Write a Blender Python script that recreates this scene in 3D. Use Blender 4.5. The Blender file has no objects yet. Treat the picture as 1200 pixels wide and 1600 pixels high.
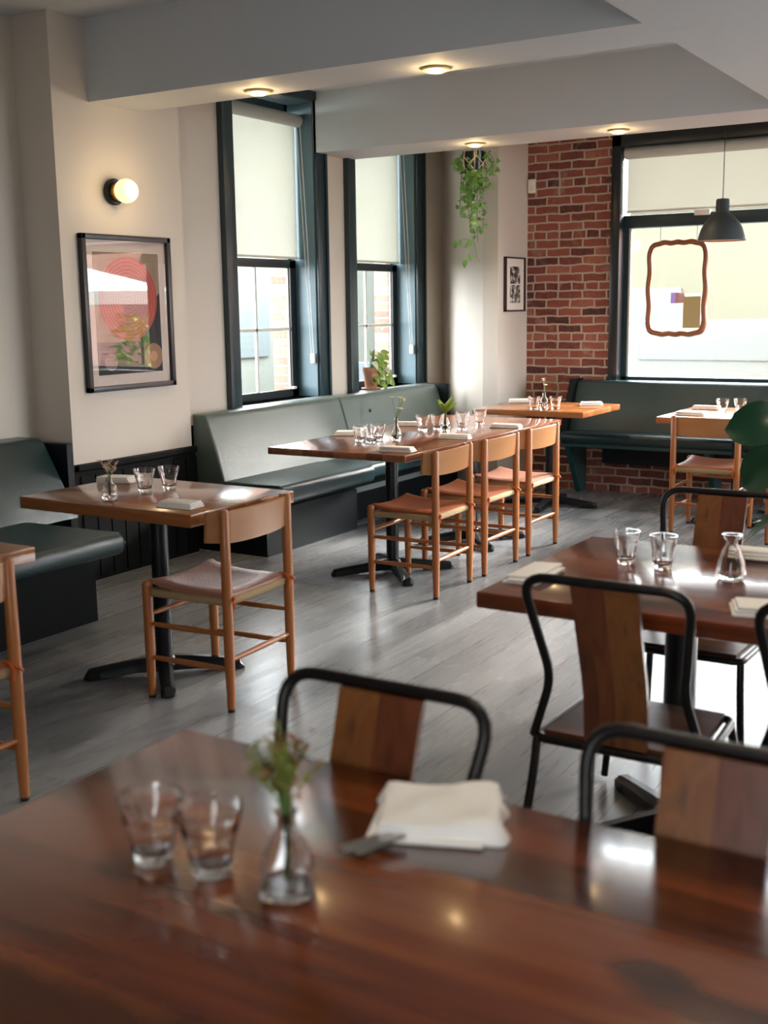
import bpy, bmesh, math, random
from mathutils import Vector, Matrix
random.seed(7)
PI = math.pi
scn = bpy.context.scene
col = scn.collection

# ------------------------------------------------------------------ camera
cam_d = bpy.data.cameras.new('camera')
cam = bpy.data.objects.new('camera', cam_d); col.objects.link(cam)
cam_d.sensor_fit = 'HORIZONTAL'; cam_d.sensor_width = 24.0
cam_d.lens = 1795.3 / 1200 * 24.0
cam_d.clip_start = 0.05; cam_d.clip_end = 200
r_ = Vector((0.8549125, 0.51858884, -0.01379266))
u_ = Vector((-0.07992669, 0.15793858, 0.98420888))
f_ = Vector((-0.51257814, 0.84031007, -0.17647276))
M = Matrix((r_, u_, -f_)).transposed().to_4x4()
M.translation = Vector((0, 0, 1.5))
cam.matrix_world = M
cam_d.dof.use_dof = True
cam_d.dof.focus_distance = 6.4
cam_d.dof.aperture_fstop = 2.9
scn.camera = cam

# ------------------------------------------------------------------ world, exposure
SKY = 8.0
w = bpy.data.worlds.new('world'); scn.world = w; w.use_nodes = True
bg = w.node_tree.nodes['Background']
bg.inputs[0].default_value = (0.90, 0.96, 1.0, 1); bg.inputs[1].default_value = SKY
scn.view_settings.view_transform = 'Standard'
scn.view_settings.look = 'None'
scn.view_settings.gamma = 1.0
scn.view_settings.use_curve_mapping = False
scn.view_settings.exposure = 1.18
scn.cycles.sample_clamp_indirect = 6.0
scn.cycles.max_bounces = 14
scn.cycles.diffuse_bounces = 6
scn.cycles.transparent_max_bounces = 16
scn.cycles.caustics_reflective = False
scn.cycles.caustics_refractive = False
scn.cycles.use_denoising = True

def area(name, loc, rot, sx, sy, power=10, color=(1, 1, 1), portal=False):
    d = bpy.data.lights.new(name, 'AREA'); d.shape = 'RECTANGLE'; d.size = sx; d.size_y = sy
    d.energy = power; d.color = color
    o = bpy.data.objects.new(name, d); o.location = loc; o.rotation_euler = rot; col.objects.link(o)
    if portal: d.cycles.is_portal = True
    return o
# daylight portals in the window openings (they only guide the sky light)
area('portal_back', (-.5, 9.08, 1.8), (-PI/2, 0, 0), 5.4, 1.95, portal=True)
area('portal_left', (-5.36, 6.67, 1.9), (0, -PI/2, 0), 2.2, 1.0, portal=True)
area('portal_left', (-5.36, 8.15, 1.9), (0, -PI/2, 0), 2.2, 1.0, portal=True)
area('portal_right', (2.82, 7.0, 1.48), (0, PI/2, 0), 2.15, 2.8, portal=True)
area('portal_front', (.2, -2.32, 1.65), (PI/2, 0, 0), 1.2, 1.5, portal=True)
# soft sun coming in over the roofs behind the street windows
sd = bpy.data.lights.new('sun', 'SUN'); sd.energy = 17; sd.angle = math.radians(22); sd.color = (1, .97, .92)
so = bpy.data.objects.new('sun', sd); col.objects.link(so)
so.rotation_euler = Vector((-0.42, -1.0, -0.50)).to_track_quat('-Z', 'Y').to_euler()

# ------------------------------------------------------------------ materials
def hexl(h):
    h = h.lstrip('#'); v = [int(h[i:i+2], 16) / 255 for i in (0, 2, 4)]
    return tuple((c / 12.92 if c <= .04045 else ((c + .055) / 1.055) ** 2.4) for c in v) + (1,)
def newmat(name):
    m = bpy.data.materials.new(name); m.use_nodes = True
    return m, m.node_tree, m.node_tree.nodes['Principled BSDF']
def node(nt, t, **kw):
    n = nt.nodes.new(t)
    for k, v in kw.items():
        if k in n.inputs.keys() if isinstance(k, str) else False: n.inputs[k].default_value = v
        else: setattr(n, k, v)
    return n
def mat(name, c, rough=.5, metal=0, noise=0.0, nscale=20, bump=0.0, bscale=60, coat=0, spec=.5, emit=None, es=1, subs=0):
    m, nt, b = newmat(name)
    c = hexl(c) if isinstance(c, str) else c
    b.inputs['Base Color'].default_value = c
    b.inputs['Roughness'].default_value = rough; b.inputs['Metallic'].default_value = metal
    b.inputs['Specular IOR Level'].default_value = spec
    if coat: b.inputs['Coat Weight'].default_value = coat; b.inputs['Coat Roughness'].default_value = .08
    if emit is not None:
        b.inputs['Emission Color'].default_value = emit; b.inputs['Emission Strength'].default_value = es
    tc = node(nt, 'ShaderNodeTexCoord')
    if noise:
        n = node(nt, 'ShaderNodeTexNoise'); n.inputs['Scale'].default_value = nscale; n.inputs['Detail'].default_value = 4
        nt.links.new(tc.outputs['Object'], n.inputs['Vector'])
        mr = node(nt, 'ShaderNodeMapRange'); mr.inputs[3].default_value = 1 - noise; mr.inputs[4].default_value = 1 + noise
        nt.links.new(n.outputs['Fac'], mr.inputs[0])
        mx = node(nt, 'ShaderNodeVectorMath', operation='SCALE'); mx.inputs[0].default_value = c[:3]
        nt.links.new(mr.outputs[0], mx.inputs['Scale']); nt.links.new(mx.outputs[0], b.inputs['Base Color'])
    if bump:
        n = node(nt, 'ShaderNodeTexNoise'); n.inputs['Scale'].default_value = bscale; n.inputs['Detail'].default_value = 5
        nt.links.new(tc.outputs['Object'], n.inputs['Vector'])
        bp = node(nt, 'ShaderNodeBump'); bp.inputs['Strength'].default_value = bump; bp.inputs['Distance'].default_value = .01
        nt.links.new(n.outputs['Fac'], bp.inputs['Height']); nt.links.new(bp.outputs[0], b.inputs['Normal'])
    return m
def ramp(nt, stops):
    r = node(nt, 'ShaderNodeValToRGB'); e = r.color_ramp.elements
    while len(e) < len(stops): e.new(.5)
    for i, (p, c) in enumerate(stops): e[i].position = p; e[i].color = hexl(c) if isinstance(c, str) else c
    return r
def wood(name, cols, axis='x', plank=.1, rough=.3, grain=1.0, stain=None, spots=(), gap=0.0, coat=0.0, zplank=False, length=0.0):
    """planks run along axis; colour varies per plank, grain stretched along it"""
    m, nt, b = newmat(name); L = nt.links.new
    tc = node(nt, 'ShaderNodeTexCoord'); sp = node(nt, 'ShaderNodeSeparateXYZ'); L(tc.outputs['Object'], sp.inputs[0])
    ax = {'x': 0, 'y': 1, 'z': 2}[axis]
    cr = {'x': 1, 'y': 0, 'z': 1}[axis]
    if zplank: cr = 0
    dv = node(nt, 'ShaderNodeMath', operation='DIVIDE'); L(sp.outputs[cr], dv.inputs[0]); dv.inputs[1].default_value = plank
    fl = node(nt, 'ShaderNodeMath', operation='FLOOR'); L(dv.outputs[0], fl.inputs[0])
    cb = node(nt, 'ShaderNodeCombineXYZ'); L(fl.outputs[0], cb.inputs[0])
    if length:
        wn0 = node(nt, 'ShaderNodeTexWhiteNoise'); wn0.noise_dimensions = '1D'; L(fl.outputs[0], wn0.inputs['W'])
        d2 = node(nt, 'ShaderNodeMath', operation='DIVIDE'); L(sp.outputs[ax], d2.inputs[0]); d2.inputs[1].default_value = length
        ad = node(nt, 'ShaderNodeMath', operation='ADD'); L(d2.outputs[0], ad.inputs[0]); L(wn0.outputs['Value'], ad.inputs[1])
        f2 = node(nt, 'ShaderNodeMath', operation='FLOOR'); L(ad.outputs[0], f2.inputs[0]); L(f2.outputs[0], cb.inputs[1])
    wn = node(nt, 'ShaderNodeTexWhiteNoise'); wn.noise_dimensions = '2D'; L(cb.outputs[0], wn.inputs['Vector'])
    mp = node(nt, 'ShaderNodeMapping'); sc = [22 * grain] * 3; sc[ax] = 1.6 * grain; mp.inputs['Scale'].default_value = sc
    L(tc.outputs['Object'], mp.inputs[0])
    of = node(nt, 'ShaderNodeVectorMath', operation='ADD'); L(mp.outputs[0], of.inputs[0])
    sm = node(nt, 'ShaderNodeVectorMath', operation='SCALE'); L(wn.outputs['Color'], sm.inputs[0]); sm.inputs['Scale'].default_value = 20; L(sm.outputs[0], of.inputs[1])
    nz = node(nt, 'ShaderNodeTexNoise'); nz.inputs['Scale'].default_value = 1.3; nz.inputs['Detail'].default_value = 6; nz.inputs['Distortion'].default_value = .8
    L(of.outputs[0], nz.inputs['Vector'])
    m1 = node(nt, 'ShaderNodeMath', operation='MULTIPLY'); L(wn.outputs['Value'], m1.inputs[0]); m1.inputs[1].default_value = .55
    m2 = node(nt, 'ShaderNodeMath', operation='MULTIPLY_ADD'); L(nz.outputs['Fac'], m2.inputs[0]); m2.inputs[1].default_value = .8; L(m1.outputs[0], m2.inputs[2])
    m3 = node(nt, 'ShaderNodeMath', operation='SUBTRACT'); L(m2.outputs[0], m3.inputs[0]); m3.inputs[1].default_value = .18
    n = len(cols); rp = ramp(nt, [(i / (n - 1), c) for i, c in enumerate(cols)]); L(m3.outputs[0], rp.inputs[0])
    out = rp.outputs[0]
    if stain:
        n2 = node(nt, 'ShaderNodeTexNoise'); n2.inputs['Scale'].default_value = stain[1]; n2.inputs['Detail'].default_value = 3
        mp2 = node(nt, 'ShaderNodeMapping'); s2 = [1.0] * 3; s2[ax] = .38; mp2.inputs['Scale'].default_value = s2
        mp2.inputs['Location'].default_value = stain[3] if len(stain) > 3 else (0, 0, 0)
        L(tc.outputs['Object'], mp2.inputs[0]); L(mp2.outputs[0], n2.inputs['Vector'])
        r2 = ramp(nt, [(stain[2], (0, 0, 0, 1)), (stain[2] + .09, (1, 1, 1, 1))]); L(n2.outputs['Fac'], r2.inputs[0])
        mx = node(nt, 'ShaderNodeMixRGB'); mx.inputs[2].default_value = hexl(stain[0]); L(r2.outputs[0], mx.inputs[0]); L(out, mx.inputs[1]); out = mx.outputs[0]
    for (qx, qy, rx, ry) in spots:
        s1 = node(nt, 'ShaderNodeVectorMath', operation='SUBTRACT'); L(tc.outputs['Object'], s1.inputs[0]); s1.inputs[1].default_value = (qx, qy, 0)
        s2 = node(nt, 'ShaderNodeVectorMath', operation='MULTIPLY'); L(s1.outputs[0], s2.inputs[0]); s2.inputs[1].default_value = (1 / rx, 1 / ry, 0)
        s3 = node(nt, 'ShaderNodeVectorMath', operation='LENGTH'); L(s2.outputs[0], s3.inputs[0])
        n9 = node(nt, 'ShaderNodeTexNoise'); n9.inputs['Scale'].default_value = 11; n9.inputs['Detail'].default_value = 4; L(tc.outputs['Object'], n9.inputs['Vector'])
        s4 = node(nt, 'ShaderNodeMath', operation='MULTIPLY_ADD'); L(n9.outputs['Fac'], s4.inputs[0]); s4.inputs[1].default_value = 1.4; L(s3.outputs['Value'], s4.inputs[2])
        r9 = ramp(nt, [(.0, (.7, .7, .7, 1)), (.8, (0, 0, 0, 1))]); m9 = node(nt, 'ShaderNodeMapRange'); m9.inputs[1].default_value = 1.35; m9.inputs[2].default_value = 2.1
        L(s4.outputs[0], m9.inputs[0]); L(m9.outputs[0], r9.inputs[0])
        mx = node(nt, 'ShaderNodeMixRGB'); mx.inputs[2].default_value = hexl('#17100d'); L(r9.outputs[0], mx.inputs[0]); L(out, mx.inputs[1]); out = mx.outputs[0]
    if gap:
        fr = node(nt, 'ShaderNodeMath', operation='FRACT'); L(dv.outputs[0], fr.inputs[0])
        lt = node(nt, 'ShaderNodeMath', operation='LESS_THAN'); L(fr.outputs[0], lt.inputs[0]); lt.inputs[1].default_value = gap
        mx = node(nt, 'ShaderNodeMixRGB'); mx.inputs[2].default_value = (.02, .018, .016, 1); L(lt.outputs[0], mx.inputs[0]); L(out, mx.inputs[1]); out = mx.outputs[0]
    L(out, b.inputs['Base Color'])
    rr = node(nt, 'ShaderNodeMapRange'); rr.inputs[3].default_value = rough * .75; rr.inputs[4].default_value = rough * 1.3
    L(nz.outputs['Fac'], rr.inputs[0]); L(rr.outputs[0], b.inputs['Roughness'])
    bp = node(nt, 'ShaderNodeBump'); bp.inputs['Strength'].default_value = .05; bp.inputs['Distance'].default_value = .004
    L(nz.outputs['Fac'], bp.inputs['Height']); L(bp.outputs[0], b.inputs['Normal'])
    if coat: b.inputs['Coat Weight'].default_value = coat; b.inputs['Coat Roughness'].default_value = .1
    return m
def brick(name, cols, mortar, ax='x', bw=.205, bh=.0672, dark=True):
    m, nt, b = newmat(name); L = nt.links.new
    tc = node(nt, 'ShaderNodeTexCoord'); sp = node(nt, 'ShaderNodeSeparateXYZ'); L(tc.outputs['Object'], sp.inputs[0])
    cb = node(nt, 'ShaderNodeCombineXYZ')
    if ax == 'x': # add x+y so returns get bricks too
        ad = node(nt, 'ShaderNodeMath', operation='ADD'); L(sp.outputs[0], ad.inputs[0]); L(sp.outputs[1], ad.inputs[1]); L(ad.outputs[0], cb.inputs[0])
    else: L(sp.outputs[1], cb.inputs[0])
    L(sp.outputs[2], cb.inputs[1])
    # wobble of hand laid courses
    nw = node(nt, 'ShaderNodeTexNoise'); nw.inputs['Scale'].default_value = 9; L(tc.outputs['Object'], nw.inputs['Vector'])
    sw = node(nt, 'ShaderNodeVectorMath', operation='SCALE'); L(nw.outputs['Color'], sw.inputs[0]); sw.inputs['Scale'].default_value = .024
    av = node(nt, 'ShaderNodeVectorMath', operation='ADD'); L(cb.outputs[0], av.inputs[0]); L(sw.outputs[0], av.inputs[1])
    bt = node(nt, 'ShaderNodeTexBrick'); L(av.outputs[0], bt.inputs['Vector'])
    bt.inputs['Scale'].default_value = 1; bt.inputs['Brick Width'].default_value = bw; bt.inputs['Row Height'].default_value = bh
    bt.inputs['Mortar Size'].default_value = .0085; bt.inputs['Mortar Smooth'].default_value = .3; bt.inputs['Bias'].default_value = 0
    bt.inputs['Color1'].default_value = (0, 0, 0, 1); bt.inputs['Color2'].default_value = (1, 1, 1, 1); bt.inputs['Mortar'].default_value = (.5, .5, .5, 1)
    bt.squash = .55; bt.squash_frequency = 6; bt.offset = .5
    nz = node(nt, 'ShaderNodeTexNoise'); nz.inputs['Scale'].default_value = 30; nz.inputs['Detail'].default_value = 5; L(tc.outputs['Object'], nz.inputs['Vector'])
    ma = node(nt, 'ShaderNodeMath', operation='MULTIPLY_ADD'); L(bt.outputs['Color'], ma.inputs[0]); ma.inputs[1].default_value = .85; 
    m4 = node(nt, 'ShaderNodeMath', operation='MULTIPLY_ADD'); L(nz.outputs['Fac'], m4.inputs[0]); m4.inputs[1].default_value = .5; m4.inputs[2].default_value = -.18
    L(m4.outputs[0], ma.inputs[2])
    n = len(cols); rp = ramp(nt, [(i / (n - 1), c) for i, c in enumerate(cols)]); L(ma.outputs[0], rp.inputs[0])
    mo = node(nt, 'ShaderNodeMixRGB'); mo.inputs[2].default_value = hexl(mortar); L(bt.outputs['Fac'], mo.inputs[0]); L(rp.outputs[0], mo.inputs[1])
    n5 = node(nt, 'ShaderNodeTexNoise'); n5.inputs['Scale'].default_value = 5; n5.inputs['Detail'].default_value = 6; L(tc.outputs['Object'], n5.inputs['Vector'])
    r5 = ramp(nt, [(.58, (0, 0, 0, 1)), (.75, (.55, .55, .55, 1))]); L(n5.outputs['Fac'], r5.inputs[0])
    mo2 = node(nt, 'ShaderNodeMixRGB'); mo2.inputs[2].default_value = hexl(mortar); L(r5.outputs[0], mo2.inputs[0]); L(mo.outputs[0], mo2.inputs[1])
    L(mo2.outputs[0], b.inputs['Base Color']); b.inputs['Roughness'].default_value = .85
    inv = node(nt, 'ShaderNodeMath', operation='MULTIPLY_ADD'); L(bt.outputs['Fac'], inv.inputs[0]); inv.inputs[1].default_value = -1; L(nz.outputs['Fac'], inv.inputs[2])
    bp = node(nt, 'ShaderNodeBump'); bp.inputs['Strength'].default_value = .7; bp.inputs['Distance'].default_value = .012
    L(inv.outputs[0], bp.inputs['Height']); L(bp.outputs[0], b.inputs['Normal'])
    return m
def pane_mat(name, ior=1.45, tint=(1, 1, 1, 1), boost=1.0):
    m = bpy.data.materials.new(name); m.use_nodes = True; nt = m.node_tree; nt.nodes.clear(); L = nt.links.new
    o = node(nt, 'ShaderNodeOutputMaterial'); t = node(nt, 'ShaderNodeBsdfTransparent'); t.inputs[0].default_value = tint
    g = node(nt, 'ShaderNodeBsdfGlossy'); g.inputs['Roughness'].default_value = 0.0
    ge = node(nt, 'ShaderNodeNewGeometry'); dt = node(nt, 'ShaderNodeVectorMath', operation='DOT_PRODUCT'); L(ge.outputs['Normal'], dt.inputs[0]); L(ge.outputs['Incoming'], dt.inputs[1])
    ab = node(nt, 'ShaderNodeMath', operation='ABSOLUTE'); L(dt.outputs['Value'], ab.inputs[0])
    om = node(nt, 'ShaderNodeMath', operation='SUBTRACT'); om.inputs[0].default_value = 1; L(ab.outputs[0], om.inputs[1])
    pw = node(nt, 'ShaderNodeMath', operation='POWER'); L(om.outputs[0], pw.inputs[0]); pw.inputs[1].default_value = 5
    F0 = ((ior - 1) / (ior + 1)) ** 2 * boost
    mu = node(nt, 'ShaderNodeMath', operation='MULTIPLY_ADD'); L(pw.outputs[0], mu.inputs[0]); mu.inputs[1].default_value = 1 - F0; mu.inputs[2].default_value = F0; mu.use_clamp = True
    mx = node(nt, 'ShaderNodeMixShader'); L(mu.outputs[0], mx.inputs[0]); L(t.outputs[0], mx.inputs[1]); L(g.outputs[0], mx.inputs[2]); L(mx.outputs[0], o.inputs[0])
    return m
def blind_mat(name, dif, tr):
    m = bpy.data.materials.new(name); m.use_nodes = True; nt = m.node_tree; nt.nodes.clear(); L = nt.links.new
    o = node(nt, 'ShaderNodeOutputMaterial'); d = node(nt, 'ShaderNodeBsdfDiffuse'); d.inputs[0].default_value = dif
    t = node(nt, 'ShaderNodeBsdfTranslucent'); t.inputs[0].default_value = tr
    a = node(nt, 'ShaderNodeAddShader'); L(d.outputs[0], a.inputs[0]); L(t.outputs[0], a.inputs[1]); L(a.outputs[0], o.inputs[0])
    return m
def glass_mat(name, tint=(1, 1, 1, 1), rough=0.0):
    m, nt, b = newmat(name)
    b.inputs['Base Color'].default_value = tint; b.inputs['Transmission Weight'].default_value = 1
    b.inputs['Roughness'].default_value = rough; b.inputs['IOR'].default_value = 1.48
    return m

MT = {}
MT['wall'] = mat('warm_wall_paint', '#d3c9bd', .6, bump=.08, bscale=150, noise=.02, nscale=3)
MT['ceil'] = mat('ceiling_paint', '#cdd0d3', .7, bump=.05, bscale=120)
MT['brick'] = brick('red_brick', ['#41282a', '#6e3c34', '#8a4c3f', '#94574a', '#a87058'], '#b5a898')
MT['brick2'] = brick('pale_exterior_brick', ['#9a6a5a', '#a87a6a', '#b08a78'], '#b0a89c', ax='y')
MT['brick_ext'] = brick('street_brick', ['#96574a', '#a8675a', '#b57a6c'], '#b5aaa0', bw=.3, bh=.1)
MT['floor'] = wood('grey_floor_boards', ['#727476', '#7d7f81', '#87898b', '#929495'], 'y', .15, .27, .5, gap=.012, length=1.3, stain=('#5f6163', 1.6, .5))
MT['trim'] = mat('dark_teal_trim', '#25373d', .32, noise=.06, nscale=8)
MT['trimdk'] = mat('charcoal_trim', '#1d2327', .3)
MT['reveal'] = mat('daylit_teal_reveal', '#567079', .38)  # dark teal trim repeated lighter and bluer, daylight put into the colour
MT['wain'] = mat('black_green_panelling', '#060808', .6, spec=.12)
MT['mahog'] = wood('reclaimed_table_wood', ['#220d08', '#46200f', '#693018', '#83441f', '#4a2010'], 'x', .105, .2, 1, stain=('#2a130b', 3.1, .54, (.3, .9, 0)), coat=.4, spots=[(-.50, -.28, .26, .07), (-.32, -.33, .2, .05), (.08, .085, .1, .03), (.2, .06, .08, .035), (.0, .12, .05, .025)])
MT['oakt'] = wood('honey_table_wood', ['#64351b', '#87502a', '#9a6036', '#a87042'], 'x', .09, .2, 1.0, coat=.35)
MT['rowt'] = wood('brown_table_wood', ['#4a2418', '#6e402b', '#88563c', '#986748'], 'y', .1, .17, 1.0, coat=.35)
MT['chairw'] = wood('oiled_oak', ['#8a4c24', '#9c5c2d', '#aa6c38'], 'z', .5, .38, 1.2)
MT['boardw'] = wood('bent_oak_board', ['#8c5a32', '#99653a', '#a27144'], 'y', .5, .36, 1.0)
MT['rope'] = mat('twisted_cord', '#a98c64', .8, noise=.25, nscale=150, bump=.8, bscale=220)
MT['leather'] = mat('tan_leather', '#8c4a26', .42, noise=.1, nscale=12, bump=.15, bscale=90)
MT['leather2'] = mat('pinkish_leather', '#9a6a56', .38, noise=.1, nscale=12, bump=.15, bscale=90)
MT['tie'] = mat('orange_leather_tie', '#b5571c', .5)
MT['slat'] = wood('mixed_plank_slat', ['#230d07', '#46200f', '#66341a', '#7a4a22', '#35150c'], 'z', .04, .33, .8, zplank=True)
MT['seatw'] = wood('dark_plank_seat', ['#2c180e', '#4b2a17', '#5f3a20'], 'x', .06, .35, .9)
MT['steel'] = mat('blackened_steel', '#1d1a19', .38, metal=.6, noise=.1)
MT['iron'] = mat('black_cast_iron', '#15171a', .33, metal=.3)
MT['sole'] = mat('black_foot_pad', '#0c0c0c', .5)
MT['vinyl'] = mat('bottle_green_vinyl', '#1a3134', .26, noise=.06, nscale=7, bump=.25, bscale=220)
MT['vinyl_sheen'] = mat('sheen_tinted_green_vinyl', '#57645e', .3, noise=.06, nscale=7, bump=.25, bscale=220)  # green vinyl greyed and lightened, the bench back's sheen is in the colour
MT['bframe'] = mat('blue_black_bench_frame', '#0a1014', .45, spec=.2)
MT['bteal'] = mat('teal_painted_timber', '#1f4747', .35)
MT['panel'] = mat('pale_grey_panel', '#7d8383', .5)
MT['glass'] = glass_mat('clear_glass')
MT['pane'] = pane_mat('window_glass', 1.35)
MT['pglass'] = pane_mat('picture_glass', 1.5, boost=1.5)
MT['cloth'] = mat('white_linen', '#f2eee8', .85, noise=.03, nscale=30, bump=.35, bscale=160)
MT['chrome'] = mat('polished_cutlery', '#c9c4bc', .18, metal=1)
MT['brass'] = mat('brass', '#a97b3c', .28, metal=1)
MT['white'] = mat('white_plastic', '#e6e2d9', .5)
MT['muntin'] = mat('cream_muntin', '#d8d6cc', .5)
MT['blind'] = blind_mat('blind_fabric', (.55, .56, .52, 1), (.265, .265, .245, 1))
MT['blind2'] = blind_mat('street_blind_fabric', (.55, .56, .54, 1), (.15, .15, .135, 1))
MT['roller'] = mat('blind_roller', '#b9bdb6', .6)
MT['globe'] = mat('lit_opal_globe', '#fff0d0', .3, emit=(1, .84, .42, 1), es=.5)
MT['lens'] = mat('lit_downlight_lens', '#fff0d0', .3, emit=(1, .74, .30, 1), es=.75)
MT['ring'] = mat('downlight_ring', '#d9b98c', .4)
MT['shade'] = mat('dark_grey_rubber_shade', '#31383b', .55)
MT['shadein'] = mat('shade_inside', '#c98a5a', .6)
MT['bulb'] = mat('lit_bulb', '#ffe0b0', .3, emit=(1, .8, .5, 1), es=3)
MT['terra'] = mat('terracotta', '#b98467', .8, noise=.08, nscale=25)
MT['leafy'] = mat('yellow_green_leaf', '#7f9a3e', .45, noise=.3, nscale=12)
MT['leafp'] = mat('pothos_leaf', '#6b9a50', .45, noise=.35, nscale=14)
MT['leafd'] = mat('fiddle_leaf', '#1d4a30', .28, noise=.25, nscale=9)
MT['leafdd'] = mat('fiddle_leaf_brown_patch', '#6d6a2c', .4)
MT['fern'] = mat('lime_fern', '#9db446', .6)
MT['olive'] = mat('olive_blossom', '#7d8034', .6, noise=.3, nscale=40)
MT['stem'] = mat('green_stem', '#5f7a3a', .6)
MT['trunk'] = mat('woody_stem', '#5f4a34', .8)
MT['soil'] = mat('soil', '#2d2018', .9)
MT['macr'] = mat('cream_cord', '#e0cfb4', .85)
MT['black'] = mat('glossy_black_pot', '#15161b', .25)
MT['cream_f'] = mat('cream_petal', '#ece3b8', .7)
MT['pink_f'] = mat('pale_pink_petal', '#e8c3ae', .7)
MT['red_f'] = mat('rust_blossom', '#8d5a34', .8)
MT['gframe'] = mat('black_picture_frame', '#2d2b2e', .35)
MT['bframe2'] = mat('brown_picture_frame', '#2b1712', .35)
MT['mount'] = mat('pale_mount_board', '#d9c8c0', .8)
MT['mount2'] = mat('white_mount_board', '#e8ded2', .8)
MT['gold'] = mat('carved_brown_wood', '#8a5230', .42, noise=.2, nscale=30)

def poster_mat():
    m, nt, b = newmat('poster_print'); L = nt.links.new
    tc = node(nt, 'ShaderNodeTexCoord'); sp = node(nt, 'ShaderNodeSeparateXYZ'); L(tc.outputs['Object'], sp.inputs[0])
    def circ(cy, cz, r, sy=1.0):
        a = node(nt, 'ShaderNodeMath', operation='SUBTRACT'); L(sp.outputs[1], a.inputs[0]); a.inputs[1].default_value = cy
        a2 = node(nt, 'ShaderNodeMath', operation='MULTIPLY'); L(a.outputs[0], a2.inputs[0]); a2.inputs[1].default_value = sy
        c = node(nt, 'ShaderNodeMath', operation='SUBTRACT'); L(sp.outputs[2], c.inputs[0]); c.inputs[1].default_value = cz
        v = node(nt, 'ShaderNodeCombineXYZ'); L(a2.outputs[0], v.inputs[0]); L(c.outputs[0], v.inputs[1])
        ln = node(nt, 'ShaderNodeVectorMath', operation='LENGTH'); L(v.outputs[0], ln.inputs[0])
        lt = node(nt, 'ShaderNodeMath', operation='LESS_THAN'); L(ln.outputs['Value'], lt.inputs[0]); lt.inputs[1].default_value = r
        return ln.outputs['Value'], lt.outputs[0]
    def mixc(fac, a, bb):
        x = node(nt, 'ShaderNodeMixRGB'); L(fac, x.inputs[0])
        if isinstance(a, str): x.inputs[1].default_value = hexl(a)
        else: L(a, x.inputs[1])
        if isinstance(bb, str): x.inputs[2].default_value = hexl(bb)
        else: L(bb, x.inputs[2])
        return x.outputs[0]
    out = None
    # tan ground, red record with grooves, black lower field with two reels
    d, inside = circ(.0, .08, .235)
    ring = node(nt, 'ShaderNodeMath', operation='MULTIPLY'); L(d, ring.inputs[0]); ring.inputs[1].default_value = 300
    sn = node(nt, 'ShaderNodeMath', operation='SINE'); L(ring.outputs[0], sn.inputs[0])
    gt = node(nt, 'ShaderNodeMath', operation='GREATER_THAN'); L(sn.outputs[0], gt.inputs[0]); gt.inputs[1].default_value = .2
    red = mixc(gt.outputs[0], '#a5392c', '#bd5444')
    # lower black shape: z < -.08 + slope
    s1 = node(nt, 'ShaderNodeMath', operation='MULTIPLY_ADD'); L(sp.outputs[1], s1.inputs[0]); s1.inputs[1].default_value = .9; s1.inputs[2].default_value = -.12
    lt = node(nt, 'ShaderNodeMath', operation='LESS_THAN'); L(sp.outputs[2], lt.inputs[0]); L(s1.outputs[0], lt.inputs[1])
    l2 = node(nt, 'ShaderNodeMath', operation='LESS_THAN'); L(sp.outputs[2], l2.inputs[0]); l2.inputs[1].default_value = -.16
    mxm = node(nt, 'ShaderNodeMath', operation='MAXIMUM'); L(lt.outputs[0], mxm.inputs[0]); L(l2.outputs[0], mxm.inputs[1])
    base = mixc(mxm.outputs[0], '#8f7a66', '#17151a')
    base = mixc(inside, base, red)
    _, reel1 = circ(-.16, -.27, .05); _, reel2 = circ(.19, -.25, .075); _, rc = circ(.19, -.25, .03)
    base = mixc(reel1, base, '#7c6a66'); base = mixc(reel2, base, '#a07a5c'); base = mixc(rc, base, '#c99a70')
    L(base, b.inputs['Base Color']); b.inputs['Roughness'].default_value = .6
    return m
MT['poster'] = poster_mat()
def photo_mat(name, scale, seed):
    m, nt, b = newmat(name); L = nt.links.new
    tc = node(nt, 'ShaderNodeTexCoord'); mp = node(nt, 'ShaderNodeMapping'); mp.inputs['Location'].default_value = (seed, seed * 2, seed); L(tc.outputs['Object'], mp.inputs[0])
    n = node(nt, 'ShaderNodeTexNoise'); n.inputs['Scale'].default_value = scale; n.inputs['Detail'].default_value = 3; L(mp.outputs[0], n.inputs['Vector'])
    r = ramp(nt, [(.42, '#1b1917'), (.52, '#8a857e'), (.62, '#dcd6cc')]); L(n.outputs['Fac'], r.inputs[0]); L(r.outputs[0], b.inputs['Base Color'])
    b.inputs['Roughness'].default_value = .5
    return m
MT['photo1'] = photo_mat('monochrome_print', 22, 1.3)
MT['photo2'] = photo_mat('monochrome_print_lower', 26, 4.1)

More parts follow.
